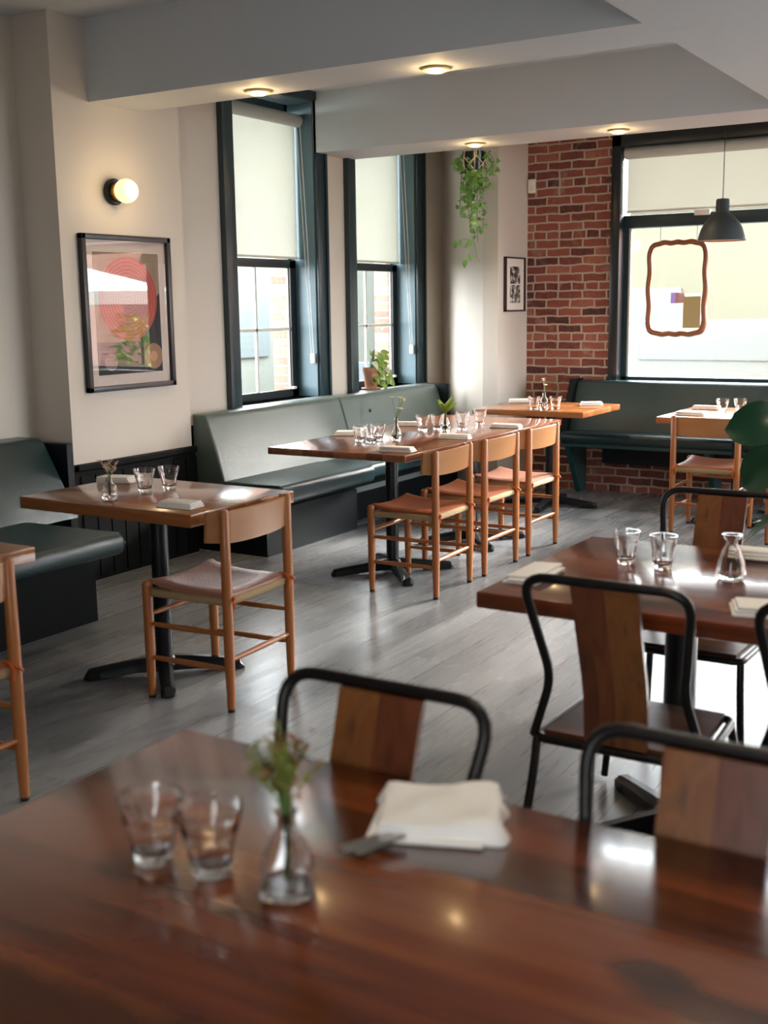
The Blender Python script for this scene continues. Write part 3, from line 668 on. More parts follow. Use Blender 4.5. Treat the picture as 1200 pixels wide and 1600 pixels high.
# ------------------------------------------------------------------ oak chairs
def make_oak_chair(seat_m, name='oak_chair'):
    C = empty(name)
    hx, hy = .19, .207
    for sx_ in (-1, 1):
        for sy_ in (-1, 1):
            top = .47 if sx_ < 0 else .775
            lg = MB().lathe([(.0, .012), (.015, .012), (.0198, .2), (.0198, .5 if sx_ > 0 else .45), (.0182 if sx_ > 0 else .0195, top - .012), (.012, top - .002), (0, top)], 14, (sx_ * hx, sy_ * hy, 0)).build('leg', 'chairw', C)
            MB().lathe([(.014, 0), (.015, .013)], 12, (sx_ * hx, sy_ * hy, 0)).build('foot_pad', 'sole', lg)
    def bar(p, q, r0, r1, nm='stretcher', m='chairw'):
        p, q = Vector(p), Vector(q)
        MB().tube([p.lerp(q, t) for t in (0, .12, .5, .88, 1)], [r0 * .75, r0, r1, r0, r0 * .75], 10).build(nm, m, C)
    for sy_ in (-1, 1):
        bar((-hx, sy_ * hy, .3), (hx, sy_ * hy, .3), .0095, .012)
        bar((-hx, sy_ * hy, .165), (hx, sy_ * hy, .165), .0095, .012)
    bar((-hx, -hy, .335), (-hx, hy, .335), .0095, .012)
    bar((hx, -hy, .2), (hx, hy, .2), .0095, .012)
    # cord wrapped seat
    mb = MB().box(-hx - .004, hx + .004, -hy + .0, hy - .0, .405, .437, .013, 3)
    mb.build('cord_seat', 'rope', C)
    # leather cushion, saddle shaped and thin
    def sh(u, v, off):
        x = (u - .5) * 2; y = (v - .5) * 2
        ex = math.copysign(abs(x) ** .9, x); ey = math.copysign(abs(y) ** .9, y)
        rim = max(abs(x), abs(y))
        z = .455 - .012 * (1 - x * x) * (1 - y * y) + .016 * (y * y) * (.4 + .6 * (x < 0) * abs(x)) + .016 * max(0, -x) ** 2 - (.012 if rim > .97 else 0)
        return (ex * (hx - .004) - .004, ey * (hy - .012), z + off)
    n = 12; mb = MB()
    for off in (0, -.014):
        mb.grid(lambda u, v, o=off: sh(u, v, o), n, n)
    vs = mb.bm.verts[:]; N = (n + 1) ** 2
    def idx(i, j): return i * (n + 1) + j
    ring = [idx(i, 0) for i in range(n + 1)] + [idx(n, j) for j in range(1, n + 1)] + [idx(i, n) for i in range(n - 1, -1, -1)] + [idx(0, j) for j in range(n - 1, 0, -1)]
    for k in range(len(ring)):
        a_, b_ = ring[k], ring[(k + 1) % len(ring)]
        mb.bm.faces.new((vs[a_], vs[b_], vs[b_ + N], vs[a_ + N]))
    cu = mb.build('seat_cushion', seat_m, C)
    for sy_ in (-1, 1):
        mb = MB().tube([(hx - .03, sy_ * (hy - .02), .452), (hx + .0, sy_ * (hy - .018), .447), (hx + .018, sy_ * (hy - .02), .43), (hx + .012, sy_ * (hy - .022), .395)], [.006, .008, .008, .005], 8)
        mb.tube([(hx + .0, sy_ * (hy - .018), .45), (hx + .028, sy_ * (hy - .008), .437), (hx + .03, sy_ * (hy + .004), .425)], [.006, .006, .004], 8)
        mb.build('tie', 'tie', cu)
    # bent backrest board
    mb = MB(); n = 20; rows = []
    for i in range(n + 1):
        t = i / n * 2 - 1; y = t * .246
        xm = hx - .021 + .030 * (1 - (t * t)) - .045 * max(0, abs(t) - .8) / .2 * abs(t)
        hh = .126 - .012 * abs(t) ** 3
        zt_ = .768 - .002 * t * t
        thick = .011
        rows.append([mb.bm.verts.new(p) for p in ((xm, y, zt_ - hh), (xm + thick, y, zt_ - hh), (xm + thick + .004, y, zt_ - hh * .5), (xm + thick + .006, y, zt_ - .004), (xm + thick * .5 + .006, y, zt_), (xm + .006, y, zt_ - .004), (xm + .003, y, zt_ - hh * .5))])
    for i in range(n):
        for q in range(7): mb.bm.faces.new((rows[i][q], rows[i][(q + 1) % 7], rows[i + 1][(q + 1) % 7], rows[i + 1][q]))
    mb.bm.faces.new(rows[0]); mb.bm.faces.new(list(reversed(rows[-1])))
    mb.build('backrest', 'boardw', C)
    return C
oak = make_oak_chair('leather'); oakp = make_oak_chair('leather2')
G = 'oak chairs with leather seat cushions'
for proto, x, y, rz, lab in (
    (oak, -2.985, 5.275, 0.04, 'oak chair with tan leather cushion, nearest of the three along the long table'),
    (oak, -2.985, 5.86, 0, 'oak chair with tan leather cushion, in the middle of the three along the long table'),
    (oakp, -2.985, 6.455, 0, 'oak chair with pinkish leather cushion, farthest of the three along the long table'),
    (oakp, -2.855, 3.425, .05, 'large oak chair with pink sheen leather cushion at the table under the poster'),
    (oak, -2.91, 2.08, 0, 'oak chair cut off by the left edge beside a table corner'),
    (oakp, -2.055, 7.535, -PI/2, 'oak chair with its back to the camera under the pendant lamp and street window'),
    (oakp, -1.41, 7.42, -PI/2, 'oak chair mostly hidden behind the dark plant leaves at the right edge')):
    o = put(proto, USED, (x, y, 0), rz); tag(o, lab, 'chair', G)

# ------------------------------------------------------------------ steel chairs: local back at -y, sitter faces +y
def make_steel_chair():
    C = empty('steel_chair')
    def rnd(pts, r, n=6):
        out = [Vector(pts[0])]
        for i in range(1, len(pts) - 1):
            a, p, b_ = Vector(pts[i - 1]), Vector(pts[i]), Vector(pts[i + 1])
            ri = r[i - 1] if isinstance(r, (list, tuple)) else r
            A = p + (a - p).normalized() * ri; Bq = p + (b_ - p).normalized() * ri
            for k in range(n + 1):
                t = k / n; out.append(A.lerp(p, t).lerp(p.lerp(Bq, t), t))
        out.append(Vector(pts[-1])); return out
    # back hoop
    hw = .205
    path = rnd([(-.215, -.155, .44), (-.165, -.165, .60), (-hw, -.265, .872), (hw, -.265, .872), (.165, -.165, .60), (.215, -.155, .44)], [.05, .07, .07, .05])
    MB().tube(path, .0115, 12).build('back_hoop', 'steel', C)
    # seat frame and seat
    sf = rnd([(0, -.165, .437), (-.205, -.165, .437), (-.19, .19, .437), (.19, .19, .437), (.205, -.165, .437), (.001, -.165, .437)], .035)
    MB().tube(sf, .011, 10).build('seat_frame', 'steel', C)
    pts = [(-.185, -.15), (-.172, .178), (.172, .178), (.185, -.15)]
    m_ = MB().prism(pts, .436, .456); m_.build('seat', 'seatw', C, smooth=False)
    for sx_ in (-1, 1):
        MB().tube(rnd([(sx_ * .205, -.155, .44), (sx_ * .205, -.175, .36), (sx_ * .235, -.235, .012)], .04), .0115, 10).build('leg', 'steel', C)
        MB().tube(rnd([(sx_ * .185, .175, .435), (sx_ * .195, .205, .34), (sx_ * .215, .225, .012)], .04), .0115, 10).build('leg', 'steel', C)
    # wooden back slat, from seat to hoop
    mb = MB(); rows = []
    for (y, z, hw_) in ((-.158, .45, .078), (-.163, .56, .08), (-.178, .62, .08), (-.22, .74, .08), (-.258, .862, .081)):
        rows.append([mb.bm.verts.new(p) for p in ((-hw_, y - .007, z), (hw_, y - .007, z), (hw_, y + .007, z), (-hw_, y + .007, z))])
    for i in range(len(rows) - 1):
        for q in range(4): mb.bm.faces.new((rows[i][q], rows[i][(q + 1) % 4], rows[i + 1][(q + 1) % 4], rows[i + 1][q]))
    mb.bm.faces.new(rows[0]); mb.bm.faces.new(list(reversed(rows[-1])))
    mb.build('back_slat', 'slat', C)
    return C
st = make_steel_chair()
G = 'black steel chairs with wooden back slats'
for x, y, rz, lab in (
    (-.895, 2.68, 0, 'steel chair with its back to the camera at the left end of the right table'),
    (-.355, 2.68, 0, 'steel chair cut off by the right edge in front of the right table'),
    (-1.0, 3.55, PI, 'steel chair on the far side of the right hand table, slat seen above the decanter'),
    (-.965, 1.31, PI, 'steel chair facing the camera beyond the napkin on the foreground table'),
    (-.40, 1.31, PI, 'steel chair at the lower right corner, on the far side of the foreground table')):
    o = put(st, USED, (x, y, 0), rz); tag(o, lab, 'chair', G)

# ------------------------------------------------------------------ glassware
def glass_profile(rb, rt, h, wall, base):
    o = [(0, 0), (rb * .92, 0), (rb, .004)]
    for t in (.15, .3, .45, .6, .68, .76, .88, 1.0):
        o.append((rb + (rt - rb) * (t ** 1.15), .004 + (h - .004) * t))
    i = [(rt - wall, h)]
    for t in (.88, .76, .68, .6, .45, .3, .15):
        i.append((rb + (rt - rb) * (t ** 1.15) - wall * (1.5 if t < .7 else 1), .004 + (h - .004) * t))
    i.append((rb - wall * 1.4, base + .004)); i.append((rb * .6, base)); i.append((0, base))
    return o + i
def make_tumbler(name='tumbler', rb=.028, rt=.046, h=.094, nf=9, wall=.003, base=.012):
    def fn(a, z):
        k = (a * nf / (2 * PI)) % 1.0 - .5
        f = max(0, 1 - z / (h * .68))
        f = min(1, f * 3)
        return 1 - f * .055 * (1 - 4 * k * k) * 1.0 + (0.012 if abs(z - h * .7) < .004 else 0)
    return MB().lathe(glass_profile(rb, rt, h, wall, base), 54, fn=fn).build(name, 'glass')
tum = make_tumbler(); tum2 = make_tumbler('tumbler', .026, .039, .096)
def place(proto, x, y, z, rz, lab, cat, group):
    o = put(proto, USED, (x, y, z), rz); tag(o, lab, cat, group); return o
TZ = .7505
G = 'faceted glass tumblers'
for proto, x, y, lab in (
    (tum, -1.05, 1.095, 'blurred faceted tumbler on the foreground table, left of the pair'),
    (tum, -.957, 1.108, 'blurred faceted tumbler on the foreground table, right of the pair beside the vase'),
    (tum2, -1.105, 3.165, 'tall faceted tumbler on the right hand table, left of the pair'),
    (tum2, -.99, 3.15, 'tall faceted tumbler on the right hand table, right of the pair'),
    (tum, -3.325, 3.535, 'tumbler on the table under the poster, nearer to the bottle vase'),
    (tum, -3.285, 3.64, 'tumbler on the table under the poster, right of the pair'),
    (tum, -3.47, 5.44, 'tumbler on the long table beside the cream flowers, farthest left of its cluster'),
    (tum, -3.37, 5.40, 'tumbler on the long table beside the cream flowers, front of its cluster'),
    (tum, -3.40, 5.52, 'tumbler on the long table touching the vase of cream flowers'),
    (tum, -3.43, 6.09, 'tumbler on the long table left of the lime fern'),
    (tum, -3.37, 6.17, 'tumbler on the long table close to the left side of the fern vase'),
    (tum, -3.23, 6.23, 'tumbler on the long table just right of the lime fern'),
    (tum, -3.30, 6.37, 'tumbler on the long table behind the one right of the fern'),
    (tum, -3.27, 6.55, 'tumbler on the long table, farthest right near the last chair'),
    (tum, -3.385, 7.65, 'tumbler left of the small pink flower on the corner table'),
    (tum, -3.25, 7.72, 'tumbler right of the small pink flower on the corner table'),
    (tum, -2.11, 7.93, 'tumbler on the sunlit table under the pendant lamp, left of two'),
    (tum, -2.0, 7.97, 'tumbler on the sunlit table under the pendant lamp, right of two'),
    (tum, -1.53, 7.95, 'tumbler on the table at the right edge behind the plant')):
    place(proto, x, y, TZ, random.random() * .6, lab, 'glass', G)

def vessel(name, prof, wall, seg=32, fn=None, base=.008):
    inner = [(max(r - wall, .002), max(z, base)) for r, z in prof if z > base * .9]
    full = [(0, 0)] + prof + [(inner[-1][0], prof[-1][1])] + list(reversed(inner[:-1] if len(inner) > 1 else inner)) + [(0, base)]
    return MB().lathe(full, seg, fn=fn).build(name, 'glass')
def sq(a, z):
    n = 5; c, s_ = abs(math.cos(a)), abs(math.sin(a)); k = 1 / ((c ** n + s_ ** n) ** (1 / n))
    t = max(0, min(1, (.085 - z) / .05)); return 1 + (k - 1) * t
v = vessel('bud_vase', [(.030, 0), (.0345, .004), (.036, .012), (.033, .04), (.027, .062), (.017, .082), (.0125, .092), (.0125, .104), (.0165, .112)], .0025, 48, sq, .012)
v.location = (-.835, 1.115, TZ); v.rotation_euler = (0, 0, .55); tag(v, 'square based clear glass bud vase on the foreground table', 'vase', 'glass bud vases')
v = vessel('bud_vase', [(.024, 0), (.03, .006), (.032, .02), (.027, .033), (.031, .045), (.027, .058), (.013, .072), (.0125, .088), (.0145, .09)], .002, 32)
v.location = (-3.305, 3.31, TZ); tag(v, 'round clear glass bud vase on the table under the poster', 'vase', 'glass bud vases')
v = vessel('bud_vase', [(.024, 0), (.028, .006), (.029, .035), (.024, .06), (.012, .085), (.011, .12), (.0135, .125)], .002, 28)
v.location = (-3.30, 5.555, TZ); tag(v, 'slim glass bottle vase with cream flowers on the long table', 'vase', 'glass bud vases')
v = vessel('bud_vase', [(.026, 0), (.030, .006), (.030, .04), (.022, .06), (.016, .075), (.019, .08)], .002, 28)
v.location = (-3.29, 6.12, TZ); tag(v, 'short glass vase holding a lime fern on the long table', 'vase', 'glass bud vases')
v = vessel('bud_vase', [(.026, 0), (.03, .006), (.031, .05), (.026, .075), (.013, .095), (.0125, .115), (.016, .12)], .002, 28)
v.location = (-3.315, 7.665, TZ); tag(v, 'glass vase with one pink flower on the corner table', 'vase', 'glass bud vases')
def rib(a, z): return 1 + .03 * math.cos(14 * a) * (1 if z < .1 else 0)
v = vessel('decanter', [(.03, 0), (.037, .006), (.04, .02), (.036, .05), (.024, .085), (.0165, .098), (.0155, .108), (.025, .119), (.026, .126)], .003, 56, rib, .01)
v.location = (-.785, 3.10, TZ); tag(v, 'ribbed clear glass decanter on the right hand table', 'decanter')
v = vessel('bud_vase', [(.026, 0), (.03, .006), (.031, .05), (.026, .075), (.013, .095), (.0125, .115), (.016, .12)], .002, 28)
v.location = (-1.47, 7.88, TZ); tag(v, 'glass vase at the right edge behind the plant leaves', 'vase', 'glass bud vases')

# ------------------------------------------------------------------ flowers
def sprig(name, label, base, n, h, spread, stem_m, bloom_m, kind, seed):
    rnd_ = random.Random(seed); R = empty(name, base); tag(R, label, 'flower')
    s_ = MB(); l_ = MB()
    for i in range(n):
        a = rnd_.random() * 2 * PI; rr = spread * (.3 + .7 * rnd_.random()); hh = h * (.7 + .3 * rnd_.random())
        tip = Vector((rr * math.cos(a), rr * math.sin(a), hh)); nk = .004
        p0 = Vector((nk * math.cos(a + 2), nk * math.sin(a + 2), 0)); mid = p0.lerp(tip, .5) + Vector((0, 0, h * .12)) - Vector((tip.x, tip.y, 0)) * .35
        s_.tube([p0, mid, tip], [.0016, .0014, .001], 6)
        if kind == 'feather':
            for k in range(16):
                t = .35 + .65 * k / 16; q = mid.lerp(tip, t) if t > .3 else mid
                d = Vector((rnd_.uniform(-1, 1), rnd_.uniform(-1, 1), rnd_.uniform(.2, 1.4))).normalized() * rnd_.uniform(.008, .016)
                l_.leaf(q, q + d, .005, (rnd_.random(), rnd_.random(), .3), .1, 'oval', 3)
        elif kind == 'petal':
            for k in range(9):
                d = Vector((math.cos(k * .7), math.sin(k * .7), .5 + .5 * rnd_.random())).normalized() * .019
                l_.leaf(tip, tip + d, .014, (0, 0, 1), .2, 'oval', 3)
        elif kind == 'fern':
            side = Vector((-tip.y, tip.x, 0)).normalized() if rr > .001 else Vector((1, 0, 0))
            for k in range(16):
                t = k / 16; q = mid.lerp(tip, t); L_ = .036 * (1 - t * .7)
                for sg in (-1, 1): l_.leaf(q, q + (side * sg + Vector((0, 0, .7))).normalized() * L_, .013, (tip.x, tip.y, .1), .05, 'oval', 3)
    s_.build('stem', stem_m, R); l_.build('blossom' if kind != 'fern' else 'frond', bloom_m, R)
    return R
f = sprig('flower_sprig', 'feathery green and rust sprig in the foreground square vase', (-.835, 1.115, TZ + .02), 16, .205, .06, 'stem', 'olive', 'feather', 3)
rb_ = MB(); rnd_ = random.Random(9)
for k in range(60):
    q = Vector((rnd_.gauss(0, .018), rnd_.gauss(0, .018), rnd_.uniform(.12, .19)))
    rb_.leaf(q, q + Vector((rnd_.uniform(-.01, .01), rnd_.uniform(-.01, .01), .008)), .006, (1, 0, 0), .1, 'oval', 3)
rb_.build('blossom', 'red_f', f)
sprig('flower_sprig', 'pale pink and green sprig in the vase on the table under the poster', (-3.305, 3.31, TZ + .02), 7, .15, .04, 'stem', 'pink_f', 'feather', 5)
sprig('flower_sprig', 'cream blossoms in the slim bottle vase on the long table', (-3.30, 5.555, TZ + .02), 6, .22, .045, 'stem', 'cream_f', 'petal', 11)
sprig('fern_sprig', 'lime green fern in the short vase on the long table', (-3.29, 6.12, TZ + .02), 9, .19, .095, 'stem', 'fern', 'fern', 8)
sprig('flower_sprig', 'single pale pink flower in the vase on the corner table', (-3.315, 7.665, TZ + .02), 3, .21, .012, 'stem', 'pink_f', 'petal', 2)
sprig('flower_sprig', 'cream flower at the right edge rising from a vase behind the plant', (-1.47, 7.88, TZ + .02), 4, .2, .03, 'stem', 'cream_f', 'petal', 21)

# ------------------------------------------------------------------ napkins and cutlery
def napkin(x, y, rz, L_, W_, lab, h=.026, seed=1, z=.7503, folds=3):
    rnd_ = random.Random(seed)
    R = MB()
    for k in range(folds):
        hz = h / folds
        dx, dy = rnd_.uniform(-.006, .006), rnd_.uniform(-.006, .006); sh_ = k * .004
        z0 = k * hz
        n0 = len(R.bm.verts)
        R.box(-L_ / 2 + dx + sh_, L_ / 2 + dx - sh_, -W_ / 2 + dy + sh_, W_ / 2 + dy - sh_, z0 + .0003, z0 + hz, hz * .42, 3)
    for v_ in R.bm.verts:
        t = max(0, v_.co.z - .001) / h
        v_.co.z += .004 * t * math.sin(v_.co.x * 40 + seed) * math.cos(v_.co.y * 33 + seed * 2)
        v_.co.x += .004 * math.sin(v_.co.y * 30 + seed); v_.co.y += .004 * math.sin(v_.co.x * 26 + seed)
    o = R.build('napkin', 'cloth', loc=(x, y, z), rot=(0, 0, rz)); tag(o, lab, 'napkin', 'folded white napkins'); return o
# foreground napkin, loose folded square
n0 = MB()
def nap(u, v_, top):
    x, y = (u - .5) * .19, (v_ - .5) * .165
    z = .0006
    e = min(u, 1 - u, v_, 1 - v_)
    if top: z = .026 * min(1, (e * 14) ** .5) + .006 * math.sin(u * 9 + 1) * math.cos(v_ * 7) * min(1, e * 6) + .014 * max(0, u - .55) * min(1, e * 9)
    k = .006 * math.sin(v_ * 13) * (abs(u - .5) > .45); k2 = .006 * math.sin(u * 12) * (abs(v_ - .5) > .45)
    return (x + k, y + k2, max(z, .0006 if not top else .0025))
N_ = 18
n0.grid(lambda u, v_: nap(u, v_, 1), N_, N_); n0.grid(lambda u, v_: nap(u, v_, 0), N_, N_)
vs = n0.bm.verts[:]; NN = (N_ + 1) ** 2
ring = [i * (N_ + 1) for i in range(N_ + 1)] + [N_ * (N_ + 1) + j for j in range(1, N_ + 1)] + [i * (N_ + 1) + N_ for i in range(N_ - 1, -1, -1)] + [j for j in range(N_ - 1, 0, -1)]
for k in range(len(ring)):
    a_, b_ = ring[k], ring[(k + 1) % len(ring)]; n0.bm.faces.new((vs[a_], vs[b_], vs[b_ + NN], vs[a_ + NN]))
np0 = n0.build('napkin', 'cloth', loc=(-.765, 1.405, TZ - .0002), rot=(0, 0, math.radians(26)))
# a second, shifted layer of the same cloth underneath
lay = MB().box(-.098, .07, -.088, .06, .0005, .006, .0025, 2); lay.build('under_fold', 'cloth', np0, loc=(.0, -.004, 0), rot=(0, 0, -.09))
tag(np0, 'crumpled white napkin with cutlery laid on the foreground table', 'napkin', 'folded white napkins')
def cutlery(name, label, x, y, z, rz, tilt, kind):
    R = empty(name, (x, y, z), rz); R.rotation_euler = (0, tilt, rz); tag(R, label, name)
    hn = MB(); rows = []
    for t, wd, th in ((0, .008, .0035), (.01, .010, .004), (.05, .0085, .004), (.09, .006, .0035), (.105, .0045, .003)):
        rows.append([hn.bm.verts.new(p) for p in ((t, -wd, 0), (t, wd, 0), (t, wd * .7, th), (t, -wd * .7, th))])
    for i in range(len(rows) - 1):
        for q in range(4): hn.bm.faces.new((rows[i][q], rows[i][(q + 1) % 4], rows[i + 1][(q + 1) % 4], rows[i + 1][q]))
    hn.bm.faces.new(rows[0]); hn.bm.faces.new(list(reversed(rows[-1]))); hn.build('handle', 'chrome', R)
    if kind == 'knife':
        MB().prism([(.1, -.005), (.185, -.007), (.2, 0), (.19, .007), (.1, .005)], .001, .0026).build('blade', 'chrome', R)
    else:
        hd = MB().prism([(.1, -.004), (.14, -.011), (.155, -.012), (.155, .012), (.14, .011), (.1, .004)], .001, .0026)
        for q in range(4): hd.box(.153, .195, -.0115 + q * .0063, -.008 + q * .0063, .001, .0026)
        hd.build('tines', 'chrome', R)
cutlery('knife', 'silver knife poking out of the foreground napkin', -.832, 1.235, .757, math.radians(64), math.radians(-1), 'knife')
cutlery('fork', 'silver fork beside the knife on the foreground napkin', -.812, 1.238, .757, math.radians(66), math.radians(-1), 'fork')

for k, a in enumerate((
    (-1.265, 2.87, PI/2, .2, .1, 'napkin at the left corner of the right hand table'),
    (-.60, 2.80, .25, .2, .12, 'napkin on the right hand table nearest the cut off steel chair'),
    (-.77, 3.42, .1, .2, .1, 'napkin behind the decanter on the right hand table'),
    (-2.935, 3.30, .05 + PI/2 * 0, .17, .085, 'napkin on the table under the poster, at the oak chair'),
    (-3.62, 3.68, .2, .17, .09, 'napkin on the table under the poster, by the wall side'),
    (-3.70, 5.68, .4, .17, .08, 'napkin on the long table at the bench side left of the cream flowers'),
    (-3.04, 5.13, .1, .19, .08, 'napkin at the near right corner of the long table'),
    (-3.655, 6.30, .4, .17, .08, 'napkin on the long table behind the tumblers left of the fern'),
    (-3.045, 5.78, .1, .19, .08, 'napkin on the long table in front of the middle chair'),
    (-3.03, 6.43, .1, .19, .08, 'napkin on the long table in front of the farthest chair'),
    (-3.72, 8.16, .5, .19, .09, 'napkin on the corner table by the pier picture side'),
    (-3.13, 8.12, .5, .17, .1, 'napkin on the corner table next to the window bench'),
    (-2.24, 7.66, .0, .2, .11, 'napkin on the sunlit table above the chair back'),
    (-2.28, 8.13, .0, .19, .1, 'napkin on the sunlit table at the bench side'),
    (-1.45, 8.15, .2, .19, .1, 'napkin on the table at the right edge behind the plant'))):
    napkin(*a, seed=k + 2)
cutlery('fork', 'silver fork lying on the sunlit table under the pendant lamp', -2.33, 7.6, .768, 0.5, 0, 'fork')
cutlery('knife', 'dark looking knife on the right hand table beyond the decanter', -.72, 3.3, .7505, .3, 0, 'knife')

# ------------------------------------------------------------------ lamps
dl = empty('downlight')
MB().lathe([(.05, -.001), (.066, -.001), (.07, -.006), (.066, -.012), (.056, -.014), (.05, -.012)], 32, closed=True).build('trim_ring', 'ring', dl)
MB().lathe([(.052, -.002), (.05, -.014), (.035, -.022), (.0, -.026)], 32).build('lens', 'lens', dl)
for x, y, lab in ((-3.76, 4.98, 'lit round downlight in the near ceiling beam, above the first side window'), (-2.73, 5.0, 'lit round downlight in the near ceiling beam, farther from the wall'),
                  (-3.745, 7.42, 'lit round downlight in the far ceiling beam above the hanging plant'), (-2.71, 7.42, 'lit round downlight in the far ceiling beam before the brick wall'),
                  (-.7, 1.5, 'unseen downlight added in the low ceiling to light the foreground table'), (-.75, 3.2, 'unseen downlight added in the low ceiling to light the right hand table'), (-.7, 6.2, 'unseen downlight added in the low ceiling for light beyond the leafy plant')):  # the low ceiling three are out of view, added to brighten the tables
    tag(put(dl, USED, (x, y, 2.6)), lab, 'ceiling light', 'round downlights')
    pd = bpy.data.lights.new('downlight_glow', 'SPOT'); pd.energy = (13.0 if y < 2 else 20.0) if x > -2 else 12.0; pd.spot_size = 2.2; pd.spot_blend = .8; pd.color = (1, .84, .62) if x > -2 else (1, .78, .5); pd.shadow_soft_size = .06
    po = bpy.data.objects.new('downlight_glow', pd); po.location = (x, y, 2.56); col.objects.link(po)
    pd = bpy.data.lights.new('downlight_halo', 'POINT'); pd.energy = .9; pd.color = (1, .68, .32); pd.shadow_soft_size = .03
    po = bpy.data.objects.new('downlight_halo', pd); po.location = (x, y, 2.545); col.objects.link(po)
S = empty('wall_sconce', (-4.7, 4.86, 2.143)); tag(S, 'round glowing globe sconce above the framed poster', 'wall lamp')
MB().lathe([(0, 0), (.07, 0), (.072, .02), (.066, .026), (0, .026)], 32, axis='x').build('back_plate', 'trimdk', S)
MB().lathe([(.052, .026), (.052, .05), (.045, .055), (0, .055)], 32, axis='x').build('collar', 'brass', S)
MB().lathe([(.066 * math.sin(PI * i / 16), .102 - .066 * math.cos(PI * i / 16)) for i in range(17)], 32, axis='x').build('globe', 'globe', S)
pd = bpy.data.lights.new('sconce_glow', 'POINT'); pd.energy = 1.6; pd.color = (1, .72, .38); pd.shadow_soft_size = .066
po = bpy.data.objects.new('sconce_glow', pd); po.location = (-4.51, 4.86, 2.143); col.objects.link(po)
Pn = empty('pendant_lamp', (-2.165, 7.95, 1.9)); tag(Pn, 'dark grey bell shaped pendant lamp hanging before the street window', 'pendant lamp')
prof = [(.158, 0), (.156, .01), (.148, .04), (.135, .08), (.112, .122), (.08, .155), (.052, .178), (.045, .192), (.043, .26), (.04, .272), (.012, .276)]
inn = [(max(r - .006, .008), z - (.004 if i > 3 else 0)) for i, (r, z) in enumerate(prof)]
MB().lathe(prof + list(reversed(inn)), 40, closed=True).build('shade', 'shade', Pn)
MB().lathe([(.1495, .004), (.128, .08), (.106, .118), (.074, .15)], 40).build('shade_lining', 'shadein', Pn)
MB().lathe([(0, .05), (.02, .055), (.03, .075), (.028, .095), (.015, .12), (.013, .15), (0, .15)], 20).build('bulb', 'bulb', Pn)
MB().tube([(0, 0, .27), (0, 0, 3.02 - 1.9)], .0028, 8).build('cord', 'sole', Pn)
MB().lathe([(.04, 1.1), (.04, 1.12)], 20).build('ceiling_cup', 'shade', Pn)

# ------------------------------------------------------------------ pictures
P = empty('framed_poster', (-4.7, 4.925, 1.48)); tag(P, 'large black framed poster with a red disc below the globe sconce', 'picture')
w2, h2, t = .353, .43, .03
MB().box(0, .035, -w2, -w2 + t, -h2, h2, .003).box(0, .035, w2 - t, w2, -h2, h2, .003).box(0, .035, -w2, w2, h2 - t, h2, .003).box(0, .035, -w2, w2, -h2, -h2 + t, .003).build('frame', 'gframe', P)
MB().box(.004, .012, -w2 + .02, w2 - .02, -h2 + .02, h2 - .02).build('mount', 'mount', P, smooth=False)
MB().box(.012, .014, -.26, .26, -.34, .335).build('print', 'poster', P, smooth=False)
MB().box(.02, .022, -w2 + .02, w2 - .02, -h2 + .02, h2 - .02).build('glazing', 'pglass', P, smooth=False)
P = empty('framed_photographs', (-3.97, 8.545, 1.655)); tag(P, 'small narrow frame with two black and white photographs on the pier beside the brick', 'picture')
w2, h2, t = .185, .213, .012
MB().box(0, .025, -w2, -w2 + t, -h2, h2).box(0, .025, w2 - t, w2, -h2, h2).box(0, .025, -w2, w2, h2 - t, h2).box(0, .025, -w2, w2, -h2, -h2 + t).build('frame', 'bframe2', P, smooth=False)
MB().box(.004, .01, -w2 + .01, w2 - .01, -h2 + .01, h2 - .01).build('mount', 'mount2', P, smooth=False)
MB().box(.01, .012, -.085, .1, .005, .14).build('photograph', 'photo1', P, smooth=False)
MB().box(.01, .012, -.085, .1, -.145, -.005).build('photograph', 'photo2', P, smooth=False)
# carved mirror frame hanging in the street window, seen from behind the glass
P = empty('carved_frame', (-2.71, 8.76, 1.60)); tag(P, 'scalloped carved wooden frame hanging in front of the street window glass', 'frame')
pts = []
w2, h2 = .225, .345
N_ = 144
for i in range(N_):
    a = 2 * PI * i / N_; c, s_ = math.cos(a), math.sin(a); n = 7
    k = 1 / ((abs(c) ** n + abs(s_) ** n) ** (1 / n)); x, z = w2 * c * k, h2 * s_ * k
    wob = -.002
    if abs(z) > .3: wob += .004 * math.cos(x * 60)
    else: wob += .006 * math.cos(z * 22) - .004
    pts.append((x + c * wob, 0, z + s_ * wob))
MB().tube(pts, .026, 10, closed=True, ey=.7).build('moulding', 'gold', P)
MB().tube([(p[0] * .93, -.012, p[2] * .955) for p in pts], .006, 6, closed=True).build('inner_bead', 'gold', P)
for sx_ in (-1, 1):
    MB().tube([(sx_ * .14, .01, .35), (sx_ * .14, .01, .47)], .002, 6).build('hanging_wire', 'sole', P)
MB().box(-.215, .215, .0, .003, -.335, .335).build('glazing', 'pane', P, smooth=False)
cardm = blind_mat('yellow_green_card', (.4, .38, .2, 1), (.17, .16, .09, 1)); cardw = blind_mat('white_card', (.6, .6, .56, 1), (.26, .26, .24, 1)); cardl = blind_mat('lilac_card', (.3, .25, .4, 1), (.12, .10, .17, 1)); cardp = blind_mat('pink_card', (.4, .3, .3, 1), (.16, .12, .12, 1))
o = MB().box(-2.72, -2.55, 8.905, 8.909, 1.27, 1.56).build('notice', cardw, smooth=False); tag(o, 'white edged yellow green notice on the street window glass seen inside the carved frame', 'notice')
MB().box(-2.70, -2.565, 8.902, 8.905, 1.30, 1.54).build('notice_panel', cardm, o, smooth=False)
o = MB().box(-2.80, -2.73, 8.905, 8.909, 1.49, 1.57).build('sticker', cardl, smooth=False); tag(o, 'small lilac and pink sticker on the street window glass beside the notice', 'sticker')
